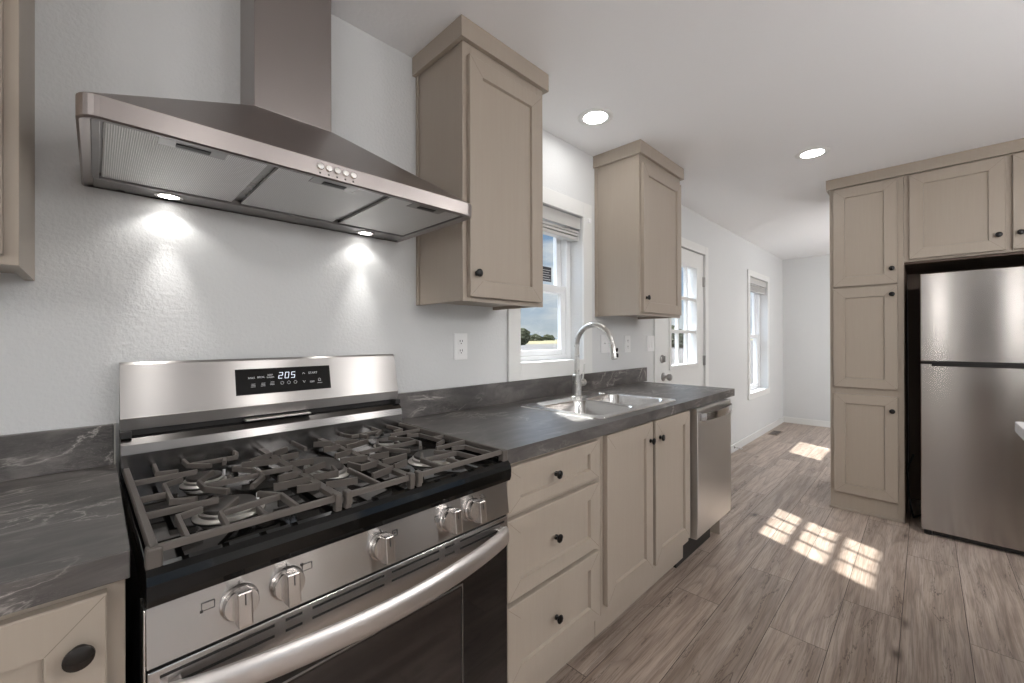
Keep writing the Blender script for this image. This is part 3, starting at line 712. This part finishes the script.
for i in range(4): MB().box(.534 + (i % 2) * .002, .551 - (i // 2) * .003, py(.8) - .0012, py(.8) + .002, .790 + .0045 * i, .7918 + .0045 * i).build('print_line', 'print_dark', cp)
for i in range(3): MB().box(.682, .698 - i * .003, py(.805) - .0012, py(.805) + .002, .806 + .0045 * i, .8078 + .0045 * i).build('print_line', 'print_dark', cp)
MB().box(x0 + .002, x1 - .002, -.646, -.632, .7345, .742).build('panel_gap', 'dark_gap', t)
# oven door
YD = -.652
b = MB(); b.box(x0 + .001, x1 - .001, YD, -.633, .655, .734, .002).box(x0 + .001, x1 - .001, YD + .006, -.633, .255, .655, .002)
od = b.build('oven_door', 'stainless', t)
b = MB()
for z_ in (.722, .703):
    for s0, s1 in ((.028, .165), (.181, .206), (.222, .352), (.368, .478), (.494, .519), (.535, .672)):
        sc_ = lambda u_: XM + (u_ - .35) * (x1 - x0 - .03) / .644
        b.box(sc_(s0), sc_(s1), YD - .0006, YD + .003, z_ - .0021, z_ + .0021)
b.build('vent_slots', 'dark_gap', od)
MB().box(x0 + .004, x1 - .004, YD + .0005, YD + .0055, .262, .654, .001).build('glass', 'black_glass', od)
b = MB().mat('oven_window').box(x0 + .13, x1 - .17, YD - .0002, YD + .001, .33, .605)
wn_ = b.build('viewing_window', None, od)
b = MB(); wx0, wx1, wz0, wz1 = x0 + .126, x1 - .166, .326, .609
for q in ((wx0, wx1, wz1, wz1 + .0035), (wx0, wx1, wz0 - .0035, wz0), (wx0 - .0035, wx0, wz0 - .0035, wz1 + .0035), (wx1, wx1 + .0035, wz0 - .0035, wz1 + .0035)): b.box(q[0], q[1], YD - .0006, YD + .001, q[2], q[3])
b.build('window_border', 'stainless_dark', od)
# bowed handle
pts = []; N_ = 28
for i in range(N_ + 1):
    s_ = i / N_; pts.append((x0 + .022 + (x1 - x0 - .044) * s_, YD - .012 - .050 * math.sin(math.pi * s_) ** .75, .690 - .006 * math.sin(math.pi * s_)))
sec = [(-.006, -.022), (.003, -.0245), (.009, -.019), (.0115, -.008), (.0115, .008), (.009, .019), (.003, .0245), (-.006, .022), (-.008, 0)]
hb = MB().sweep(pts, sec, smooth=True).box(x0 + .016, x0 + .042, YD - .016, YD + .001, .674, .706, .003).box(x1 - .042, x1 - .016, YD - .016, YD + .001, .674, .706, .003).build('handle', 'handle_steel', od)
b = MB(); b.box(x0 + .001, x1 - .001, -.650, -.633, .06, .248, .003); dw_ = b.build('storage_drawer', 'stainless', t)

# burners
ZK = .8845
def burner(x, y, r, oval=0):
    b = MB()
    def ov(bb):
        for v in bb.b.verts:
            if oval: v.co.y = y + (v.co.y - y) * oval
        return bb
    b.lathe([(0, 0), (r * 1.3, 0), (r * 1.32, .002), (r * 1.18, .0055), (r * 1.1, .006), (r * 1.1, .011), (r * 1.02, .013), (0, .0132)], (x, y, ZK), 'z', 40)
    o = ov(b).build('burner', 'aluminium', t, label='bright metal burner base with a dark cap')
    b = MB().lathe([(0, .0133), (r * .98, .0133), (r, .016), (r * .96, .0195), (r * .7, .021), (0, .021)], (x, y, ZK), 'z', 40)
    ov(b).build('cap', 'burner_cap', o)
    MB().cyl((x + r * 1.2, y + r * .5, ZK + .004), .003, .014, 'z', 10).build('igniter', 'white_plastic', o)
BL = [(.158, -.485, .046), (.158, -.240, .036), (.642, -.485, .050), (.642, -.240, .033)]
for q in BL: burner(*q)
burner(XM, -.355, .034, 2.2)
# grates: each one casting with feet
GT, GH = .919, .011
def ys(y): return -.085 + (y + .083) * (.562 / .582)           # photo layout to cooktop depth
def grate(kind, sg):
    """left grate for sg = 1, its mirror image for sg = -1, centre grate for sg = 0"""
    b = MB(); wv = .0045
    sec = [(-wv, -GH), (wv, -GH), (wv * .85, -.002), (wv * .6, 0), (-wv * .6, 0), (-wv * .85, -.002)]
    def X(x): return x if sg >= 0 else 2 * XM - x
    def bar(*p, z=GT, wd=1.0): b.sweep([(X(q[0]), ys(q[1]), z) for q in p], [(c_[0] * wd, c_[1]) for c_ in sec])
    def blade(*p, z=GT + .001): b.sweep([(X(q[0]), ys(q[1]), z) for q in p], [(-.0034, -.015), (.0034, -.015), (.0034, -.001), (.0022, 0), (-.0022, 0), (-.0034, -.001)])
    def rail(*p): b.sweep([(X(q[0]), ys(q[1]), GT - .008) for q in p], [(-.004, -.010), (.004, -.010), (.004, 0), (-.004, 0)])
    F_, B_ = -.660, -.083
    if sg:
        L_ = .028; S_ = .312
        bar((L_, F_ - .004), (L_, B_ + .004), wd=1.5); bar((L_, F_), (S_, F_), wd=1.15); bar((L_, B_), (S_, B_))
        bar((.080, B_), (.077, -.192), (.113, -.205))
        bar((.137, B_), (.139, -.163), (.178, -.205)); bar((.139, -.163), (.240, -.163), (.250, -.125), (.249, B_)); bar((.215, -.163), (.205, -.205))
        bar((.110, -.285), (.077, -.307), (.075, -.438), (.111, -.458))
        bar((.169, -.273), (.133, -.338), (.135, -.402), (.165, -.452))
        bar((.211, -.276), (.240, -.335), (.242, -.402), (.206, -.459)); bar((.135, -.378), (.242, -.378)); bar((.187, -.345), (.187, -.378))
        bar((.242, -.370), (S_, -.376))
        bar((L_, -.239), (.145, -.239)); bar((L_, -.379), (.076, -.381)); bar((L_, -.490), (.140, -.494))
        bar((.069, F_), (.071, -.542), (.108, -.527)); bar((.123, F_), (.127, -.583), (.165, -.521)); bar((.130, -.577), (.233, -.565), (.234, F_)); bar((.233, -.565), (.204, -.516)); bar((.181, -.605), (.181, F_))
        rail((S_, B_), (S_, F_))
        blade((S_, -.283), (.232, -.256)); blade((S_, -.205), (.255, -.240)); blade((S_, -.432), (.262, -.442)); blade((S_, -.500), (.238, -.494)); blade((S_, -.560), (.268, -.545))
        feet = [(L_, F_, .010), (L_, B_, .008), (S_ - .006, F_, .007), (S_ - .006, B_, .007)]
    else:
        F_, B_ = -.660, -.083; A_, Z_ = .320, .480
        bar((A_, F_), (Z_, F_), wd=1.15); bar((A_, B_), (Z_, B_)); rail((A_, B_), (A_, F_)); rail((Z_, B_), (Z_, F_))
        for m_ in (1, -1):
            q_ = (lambda x: x) if m_ > 0 else (lambda x: 2 * XM - x)
            blade((q_(Z_), -.200), (q_(.437), -.172)); blade((q_(Z_), -.259), (q_(.434), -.257)); blade((q_(Z_), -.338), (q_(.428), -.351)); blade((q_(Z_), -.434), (q_(.420), -.405)); blade((q_(Z_), -.493), (q_(.430), -.503), (q_(.420), -.452)); blade((q_(Z_), -.566), (q_(.418), -.586))
        bar((XM, F_), (XM, -.500)); bar((XM, B_), (XM, -.215))
        feet = [(A_ + .006, F_, .007), (Z_ - .006, F_, .007), (A_ + .006, B_, .007), (Z_ - .006, B_, .007)]
    for fx_, fy_, fr_ in feet: b.box(X(fx_) - fr_, X(fx_) + fr_, ys(fy_) - fr_, ys(fy_) + fr_, ZK + .0005, GT - .001, .0035)
    seams = (.3055,) if sg else (.3265, .4735)
    for lx in seams:
        for ly in (F_, B_): b.box(X(lx) - .0065, X(lx) + .0065, ys(ly) - .010, ys(ly) + .010, GT - .024, GT + .004, .002)
    return b.build('grate', 'cast_iron', t, label=kind)
grate('left cast grate', 1); grate('centre cast grate', 0); grate('right cast grate', -1)

t.rotation_euler = (0, 0, R(1.1)); t.location.x -= .006

# ------------------------------------------------------------------ hood
hx0, hx1, hy, hz0, hz1 = -.058, .810, -.472, 1.610, 1.652; HM = (hx0 + hx1) / 2
t = thing('range_hood', 'stainless chimney range hood on the wall above the range', 'range hood', (HM, 0, hz0))
cx0, cx1, cyf, cz = .276, .487, -.160, 1.878
b = MB()
def rim(ins, z, rad=.03):
    """U outline: back left, rounded front left, rounded front right, back right"""
    r_ = max(.004, rad - ins); p = [(hx0 + ins, -.002, z)]
    for c_, a0 in (((hx0 + ins + r_, hy + ins + r_), 180), ((hx1 - ins - r_, hy + ins + r_), 270)):
        for i in range(7): an = R(a0 + 90 * i / 6); p.append((c_[0] + r_ * math.cos(an), c_[1] + r_ * math.sin(an), z))
    return p + [(hx1 - ins, -.002, z)]
def chim(z):
    p = [(cx0, -.002, z)] + [(cx0, cyf, z)] * 7 + [(cx1, cyf, z)] * 7 + [(cx1, -.002, z)]; return p
b.loft([rim(.022, hz0 + .006), rim(.004, hz0), rim(0, hz0 + .003), rim(0, hz1 - .002), rim(.002, hz1), chim(cz)])
bmesh.ops.remove_doubles(b.b, verts=b.b.verts, dist=1e-5); bmesh.ops.dissolve_degenerate(b.b, dist=1e-5, edges=b.b.edges)
can = b.build('canopy', 'stainless_hood', t)
MB().box(cx0, cx1, cyf, -.002, cz, ZC - .001, .002).build('chimney', 'stainless_hood', t)
# underside
b = MB(); zu = hz0 + .012
b.box(hx0 + .021, hx1 - .021, hy + .012, -.003, zu + .004, zu + .008)
b.box(hx0 + .020, hx1 - .020, -.085, -.003, hz0 + .002, zu + .004, .001)
b.box(hx0 + .020, hx1 - .020, hy + .010, hy + .022, hz0 + .003, zu + .004, .001)
b.box(hx0 + .018, hx0 + .030, hy + .022, -.085, hz0 + .003, zu + .004, .001).box(hx1 - .030, hx1 - .018, hy + .022, -.085, hz0 + .003, zu + .004, .001)
b.build('underside_frame', 'stainless_dark', t)
fxs = [(hx0 + .034, .236), (.258, .516), (.538, hx1 - .034)]
for fa, fb in fxs:
    fo = MB().box(fa, fb, hy + .024, -.091, hz0 + .006, zu + .003, .002).build('filter', 'filter', t)
    mx_ = (fa + fb) / 2
    MB().box(mx_ - .055, mx_ + .055, hy + .024, hy + .062, hz0 + .004, hz0 + .0065, .0005).build('latch_plate', 'stainless_dark', fo)
    MB().box(mx_ - .028, mx_ + .028, hy + .034, hy + .052, hz0 + .0025, hz0 + .0045, .001).build('latch', 'dark_plastic', fo)
for lx in (.104, .652):
    lo = MB().lathe([(.028, 0), (.030, -.002), (.024, -.003), (.022, -.0005)], (lx, -.045, hz0 + .002), 'z', 28).build('lamp_ring', 'chrome_edge', t)
    MB().lathe([(0, 0), (.022, 0)], (lx, -.045, hz0 + .0008), 'z', 28).build('lamp_lens', 'hood_led', lo)
    ld = bpy.data.lights.new('hood_spot', 'SPOT'); ld.energy = HOOD_WATT; ld.spot_size = R(124); ld.spot_blend = .5; ld.shadow_soft_size = .012; ld.color = (1, .975, .94)
    l_ = bpy.data.objects.new('hood_spot', ld); C.objects.link(l_); l_.parent = lo; l_.location = Vector((lx, -.047, hz0 - .003)) - Vector((HM, 0, hz0)); l_.rotation_euler = (0, 0, 0)
    ld = bpy.data.lights.new('hood_beam', 'SPOT'); ld.energy = HOOD_BEAM; ld.spot_size = R(44); ld.spot_blend = 1.0; ld.shadow_soft_size = .012; ld.color = (1, .975, .94)
    q_ = bpy.data.objects.new('hood_beam', ld); C.objects.link(q_); q_.parent = lo; q_.location = l_.location
for i in range(5):
    bx_ = .337 + i * .0198
    bo = MB().lathe([(0, 0), (.0078, 0), (.0078, .004), (.0065, .0055), (0, .006)], (bx_, hy - .0002, 1.634), '-y', 18).build('button', 'chrome_edge', t, label='small round push button')
for i in range(5): MB().box(.337 + i * .0198 - .002, .337 + i * .0198 + .002, hy - .0006, hy + .001, 1.6175, 1.6215).build('button_mark', 'print_dark', can)

# ------------------------------------------------------------------ pantry, fridge and their surround
PX = 3.733; PB = 4.355
def facing(x, y, z=0): return (x, y, z), R(-90)          # local x -> -Y, local -y -> -X
t = thing('pantry_cabinet', 'tall greige pantry cabinet with three stacked doors left of the refrigerator', 'cabinet', (PX, -.985, 0), R(-90))
def lmb(): return MB()
pw = .392; dp = PB - PX; pantry = t
b = lmb(); b.box(0, .016, .02, dp, .001, 2.30).box(pw - .016, pw, .02, dp, .001, 2.30)
for z_ in (.10, .845, 1.575, 2.284): b.box(.016, pw - .016, .02, dp, z_, z_ + .016)
b.box(.016, pw - .016, dp - .012, dp, .001, 2.284); b.build('body', G, t, local=True)
b = lmb(); b.box(0, .03, 0, .0195, .001, 2.30, .001).box(pw - .035, pw, 0, .0195, .001, 2.30, .001)
for z0_, z1_ in ((.001, .14), (.82, .885), (1.56, 1.61), (2.27, 2.30)): b.box(.03, pw - .035, 0, .0195, z0_, z1_)
b.build('face_frame', G, t, local=True)
b = lmb(); b.box(-.006, pw, -.008, 0, .001, .018, .002); b.build('base_molding', G, t, local=True)
for z0_, z1_, kz in ((.128, .833, .738), (.880, 1.577, 1.520), (1.592, 2.300 - .012, 1.692)):
    dd = lmb().shaker(.022, .362, z0_, z1_, -.0205, .0195, .066).build('door', G, t, local=True)
    knob_mb(.335, -.0207, kz, .0155).build('knob', 'black_knob', dd, local=True, label='black round knob')
# bridge cabinet over the refrigerator
bw_ = .86
t = thing('bridge_cabinet', 'greige two-door cabinet above the refrigerator', 'cabinet', (PX, -.985 - pw - .001, 0), R(-90))
b = lmb(); b.box(0, .016, .02, dp, 1.728, 2.30).box(bw_ - .016, bw_, .02, dp, 1.728, 2.30).box(.016, bw_ - .016, .02, dp, 1.728, 1.744).box(.016, bw_ - .016, .02, dp, 2.284, 2.30).box(.016, bw_ - .016, dp - .012, dp, 1.744, 2.284); b.build('body', G, t, local=True)
b = lmb(); b.box(0, .03, 0, .0195, 1.728, 2.30, .001).box(.425, .47, 0, .0195, 1.728, 2.30, .001).box(bw_ - .03, bw_, 0, .0195, 1.728, 2.30, .001)
for a0, a1 in ((.03, .425), (.47, bw_ - .03)): b.box(a0, a1, 0, .0195, 1.728, 1.76).box(a0, a1, 0, .0195, 2.27, 2.30)
b.build('face_frame', G, t, local=True)
for a0, a1, kx in ((.027, .434, .407), (.462, bw_ - .02, .489)):
    dd = lmb().shaker(a0, a1, 1.742, 2.297 - .009, -.0205, .0195, .066).build('door', G, t, local=True)
    knob_mb(kx, -.0207, 1.833, .0155).build('knob', 'black_knob', dd, local=True, label='black round knob')
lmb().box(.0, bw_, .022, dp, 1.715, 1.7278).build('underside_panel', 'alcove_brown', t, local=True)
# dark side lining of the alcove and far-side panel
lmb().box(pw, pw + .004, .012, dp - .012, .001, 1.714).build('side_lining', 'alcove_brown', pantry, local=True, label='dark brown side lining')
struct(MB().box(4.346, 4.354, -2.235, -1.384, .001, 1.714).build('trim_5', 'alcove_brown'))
t = thing('tall_side_panel', 'tall greige end panel right of the refrigerator', 'panel', (PX, -.985 - pw - bw_ + .017, 0), R(-90))
lmb().box(0, .016, 0, dp, .001, 1.714, .001).build('panel', G, t, local=True)
t = thing('crown_molding', 'greige crown molding running over pantry and refrigerator cabinets', 'molding', (PX, -.985, 2.30), R(-90))
lmb().prism([(-.018, dp - .001), (-.018, -.022), (pw + bw_ + .018, -.022), (pw + bw_ + .018, dp - .001), (pw + bw_, dp - .001), (pw + bw_, -.002), (0, -.002), (0, dp - .001)], 'z', 0.0005, ZC - .001 - 2.30).build('crown', G, t, local=True)
# refrigerator
fw_ = .755; FXF = 3.615
t = thing('refrigerator', 'stainless top-freezer refrigerator beside the pantry cabinet', 'refrigerator', (FXF, -1.455, 0), R(-90))
lmb().box(.004, fw_ - .004, .055, .70, .022, 1.605, .004).build('body', 'fridge_side', t, local=True)
lmb().box(.002, fw_ - .002, .045, .056, .04, 1.60).build('gasket', 'dark_gap', t, local=True)
def fdoor(nm, z0_, z1_, cut_bottom):
    b = lmb(); n = 14; front = []
    for i in range(n + 1):
        s_ = i / n; front.append((fw_ * s_, -.0006 * (1 - (2 * s_ - 1) ** 2)))
    b.prism(front + [(fw_, .045), (0, .045)], 'z', z0_, z1_, .004)
    return b.build(nm, 'fridge_steel', t, local=True)
fdoor('freezer_door', 1.082, 1.628, True); fd = fdoor('fridge_door', .032, 1.066, False)
lmb().box(.004, fw_ - .004, .004, .045, 1.0665, 1.0815).build('door_gap', 'dark_gap', t, local=True)
b = lmb(); n = 10; pts = []
for i in range(n + 1):
    s_ = i / n; pts.append((.05 + .66 * s_, -.0125 - .003 * math.sin(math.pi * s_), 1.0705))
b.sweep(pts, [(-.006, -.014), (.004, -.016), (.006, .006), (-.006, .006)]); b.build('grip_recess', 'dark_gap', t, local=True)
lmb().box(.05, fw_ - .05, .02, .05, .006, .03).build('toe_grille', 'dark_plastic', t, local=True)
for lx in (.03, fw_ - .03): lmb().cyl((lx, .03, 0), .018, .03, 'z', 16).build('foot', 'dark_plastic', t, local=True)
pts = []
for i in range(19):
    s_ = i / 18; pts.append((-.038 - .030 * math.sin(math.pi * s_) , .30 + .05 * math.cos(math.pi * 1.2 * s_), .42 - .41 * s_ + .08 * math.sin(math.pi * s_) ** 2))
pts.append((.01, .32, .03))
lmb().tube(pts, .0055, 8).build('power_cord', 'dark_plastic', t, local=True)

# ------------------------------------------------------------------ island at the right edge
t = thing('island_cabinet', 'base of the kitchen island, mostly out of frame', 'cabinet', (1.7, -2.3, 0))
MB().box(1.02, 2.15, -2.70, -1.96, .001, .8755, .002).build('body', G, t)
t = thing('island_countertop', 'light corner of the island countertop at the right edge before the refrigerator', 'countertop', (1.7, -2.2, .876))
MB().prism([(1.0, -1.714), (2.396, -1.714), (2.408, -1.726), (2.408, -2.75), (1.0, -2.75)], 'z', .876, .914, .002).build('worktop', 'light_laminate', t)

# ------------------------------------------------------------------ outlets and switches
def wall_plate(name, label, cat, xc, zc, kind, w=.072):
    t = thing(name, label, cat, (xc, 0, zc)); h = .117
    MB().box(xc - w / 2, xc + w / 2, -.0065, -.0003, zc - h / 2, zc + h / 2, .002).build('cover_plate', 'white_plastic', t)
    def outlet(x):
        for dz in (.021, -.021):
            o = MB().prism(rrect(x - .0165, x + .0165, zc + dz - .0145, zc + dz + .0145, .009), 'y', -.0082, -.006).build('receptacle', 'white_plastic', t)
            b = MB()
            for sx_ in (-.0062, .0062): b.box(x + sx_ - .0014, x + sx_ + .0014, -.0087, -.0075, zc + dz - .001, zc + dz + .008)
            b.cyl((x, -.0087, zc + dz - .0075), .0026, .001, 'y', 12); b.build('slots', 'grey_slot', o)
    def rocker(x):
        o = MB().box(x - .0175, x + .0175, -.0075, -.006, zc - .034, zc + .034, .001).build('switch_bezel', 'white_plastic', t)
        MB().prism([(-.0073, zc - .031), (-.0115, zc - .031), (-.0085, zc), (-.0078, zc + .031), (-.0073, zc + .031)], 'x', x - .015, x + .015, .0).build('rocker', 'white_plastic', o)
    def toggle(x):
        o = MB().box(x - .006, x + .006, -.0075, -.006, zc - .013, zc + .013, .001).build('switch_bezel', 'white_plastic', t)
        MB().box(x - .0035, x + .0035, -.018, -.007, zc - .002, zc + .010, .0015).build('toggle', 'white_plastic', o)
    n = len(kind)
    for i, c in enumerate(kind):
        x = xc + (i - (n - 1) / 2) * .046
        {'o': outlet, 'r': rocker, 't': toggle}[c](x)
    for dz in ((-.048, .048) if kind != 'o' else (0,)): MB().cyl((xc, -.0068, zc + dz), .003, .001, 'y', 10).build('screw', 'white_plastic', t)
wall_plate('wall_outlet', 'white duplex outlet right of the range backguard', 'outlet', 1.115, 1.195, 'o', .074)
wall_plate('switch_plate', 'white two-gang switch plate behind the faucet spout', 'switch', 2.305, 1.195, 'tt', .122)
wall_plate('wall_outlet', 'white single outlet between the two switch plates', 'outlet', 2.578, 1.19, 'o', .078)
wall_plate('switch_plate', 'white two-gang rocker switch plate next to the door frame', 'switch', 2.925, 1.19, 'rr', .118)

# ------------------------------------------------------------------ ceiling lights
def can(label, x, y, grp=None, lens='can_lens'):
    t = thing('ceiling_light', label, 'ceiling light', (x, y, ZC), group=grp)
    MB().lathe([(.058, 0), (.060, .004), (.066, .0065), (.086, .004), (.090, 0.0002)], (x, y, ZC), '-z', 40).build('trim_ring', 'white_trim', t)
    MB().lathe([(0, .0035), (.040, .0035), (.060, .002)], (x, y, ZC), '-z', 40).build('lens', lens, t)
can('recessed ceiling light over the sink, between the wall cabinets', 1.785, -.272)
can('recessed ceiling light nearest the pantry cabinet', 3.09, -.985)
for x, y in ((.4, -2.9), (2.2, -2.5), (2.4, -3.8), (5.7, -2.3), (5.7, -3.6)):  # unseen cans added to fill the room with light
    can('added recessed fill light behind the photographer or the pantry, out of sight', x, y, 'added fill lights, unseen', 'can_lens_fill')
def pendant(label, x, y, z, r=.13):  # unseen hanging globe, added as room fill light
    t = thing('fill_globe', label, 'added fill light', (x, y, ZC), group='added fill globes, unseen')
    MB().lathe([(0, .0), (.06, .0), (.06, .012), (.02, .022), (0, .022)], (x, y, ZC - .0005), '-z', 24).build('canopy', 'satin_nickel', t)
    MB().cyl((x, y, z + r), .004, ZC - z - r - .02, 'z', 8).build('cord', 'dark_plastic', t)
    MB().cyl((x, y, z + r - .012), .03, .05, 'z', 20).build('socket', 'satin_nickel', t)
    MB().lathe([(0, -r)] + [(r * math.cos(R(a_)), r * math.sin(R(a_))) for a_ in range(-75, 76, 15)] + [(0, r)], (x, y, z), 'z', 32).build('globe', 'globe', t)
for x, y, z in ((1.1, -2.75, 1.80), (2.1, -2.85, 1.80), (-1.3, -3.3, 1.8), (5.5, -1.7, 1.85), (5.9, -3.0, 1.85)):
    pendant('added white fill-light globe behind the photographer or the pantry, out of sight', x, y, z)
for x, y in ((-1.6, -1.60), (-1.6, -2.36)): pendant('added white fill-light globe behind the photographer or the pantry, out of sight', x, y, 1.72, .08)  # small globes added to reflect as vertical streaks in the refrigerator front

# ------------------------------------------------------------------ small things
t = thing('floor_vent', 'brown floor register at the foot of the wall below the far window', 'vent', (6.15, -.10, 0))
b = MB(); b.box(6.0, 6.30, -.155, -.045, .0005, .004, .001); b.build('frame', 'vent_tan', t)
b = MB()
for i in range(14): b.box(6.02 + i * .0195, 6.03 + i * .0195, -.14, -.06, .004, .0048)
b.build('louvers', 'dark_plastic', t)
t = thing('door_stop', 'small spring door stop on the baseboard right of the door', 'door stop', (4.82, -.012, .05))
MB().cyl((4.82, -.0125, .05), .012, -.006, 'y', 16).build('base', 'satin_nickel', t)
pts = [(4.82 + .005 * math.cos(i * .9), -.018 - .055 * i / 60, .05 + .005 * math.sin(i * .9)) for i in range(61)]
MB().tube(pts, .0012, 6).build('spring', 'satin_nickel', t)
MB().cyl((4.82, -.088, .05), .008, .016, 'y', 14).build('tip', 'white_plastic', t)

# ------------------------------------------------------------------ outdoors
b = MB(); b.box(-900, 2400, .3, 2400, -.9, -.7); b.box(-900, 2400, -900, -4.9, -.9, -.7); b.box(-900, -2.6, -4.9, .3, -.9, -.7); b.box(7.4, 2400, -4.9, .3, -.9, -.7)
g = b.build('ground', 'ground'); struct(g)
def ridge(name, pts, depth):
    b = MB(); loops = []
    for (x, y, h) in pts:
        d_ = Vector((x, y, 0)).normalized(); c_ = Vector((x, y, -.9))
        loops.append([tuple(c_ - d_ * depth), tuple(c_ - d_ * depth * .4 + Vector((0, 0, h * .7))), tuple(c_ + Vector((0, 0, h))), tuple(c_ + d_ * depth)])
    b.loft(loops, smooth=True); return struct(b.build(name, 'hill_rock'))
hp = []
for i in range(60):
    an = R(5 + 95 * i / 59); rr = 1750
    hp.append((rr * math.cos(an), rr * math.sin(an), 14 + 7 * math.sin(i * .55) + 5 * math.sin(i * 1.37 + 1) + random.random() * 3))
ridge('hills', hp, 120)
def blob(b, c, r, sz=1, seed=0):
    tb = bmesh.new(); bmesh.ops.create_icosphere(tb, subdivisions=3, radius=1); rn = random.Random(seed)
    ph = [rn.random() * 6.3 for _ in range(6)]
    for v in tb.verts:
        n_ = v.co.normalized(); k_ = 1 + .16 * math.sin(5 * n_.x + ph[0]) * math.sin(4 * n_.y + ph[1]) + .14 * math.sin(9 * n_.z + ph[2] + 5 * n_.x) + .10 * math.sin(15 * n_.x + ph[3]) * math.sin(13 * n_.y + 11 * n_.z + ph[4]) + rn.uniform(-.06, .06)
        v.co = Vector(c) + Vector((n_.x * r * k_, n_.y * r * k_, n_.z * r * sz * k_))
    return b._merge(tb, False)
def tree(label, x, y, h, w, seed, group='juniper trees in the field outside'):
    t = thing('juniper_tree', label, 'tree', (x, y, -.7), group=group)
    MB().tube([(x, y, -.7), (x + .05 * h, y, -.7 + h * .3), (x, y, -.7 + h * .6)], [h * .05, h * .04, h * .02], 8).build('trunk', 'bark', t)
    b = MB(); rn = random.Random(seed)
    for i in range(7):
        a_ = rn.random() * 6.3; q = w * .28 * rn.random(); blob(b, (x + q * math.cos(a_), y + q * math.sin(a_), -.7 + h * (.3 + .5 * i / 6)), w * (.42 - .03 * i), .85, seed * 11 + i)
    b.build('foliage', 'leaf', t)
def azd(deg, dist): return -.03 + dist * math.cos(R(deg)), -1.48 + dist * math.sin(R(deg))
for i, (dg, ds, h, w, lab) in enumerate([(43.9, 125, 4.6, 6.5, 'dark spreading juniper at the left of the kitchen window view'), (41.8, 330, 2.6, 12, 'distant low juniper on the horizon right of the spreading one'), (40.2, 420, 2.8, 13, 'distant juniper on the horizon near the right window frame'),
    (24.0, 90, 4.8, 3.0, 'dark upright juniper in the left column of door panes'), (23.0, 85, 4.0, 3.2, 'dark shorter juniper beside the upright one behind the door panes'), (25.5, 120, 5.0, 5, 'juniper behind the left edge of the door glass'), (21.3, 95, 4.2, 3.4, 'dark juniper in the second column of door panes')]):
    x, y = azd(dg, ds); tree(lab, x, y, h, w, i + 3)
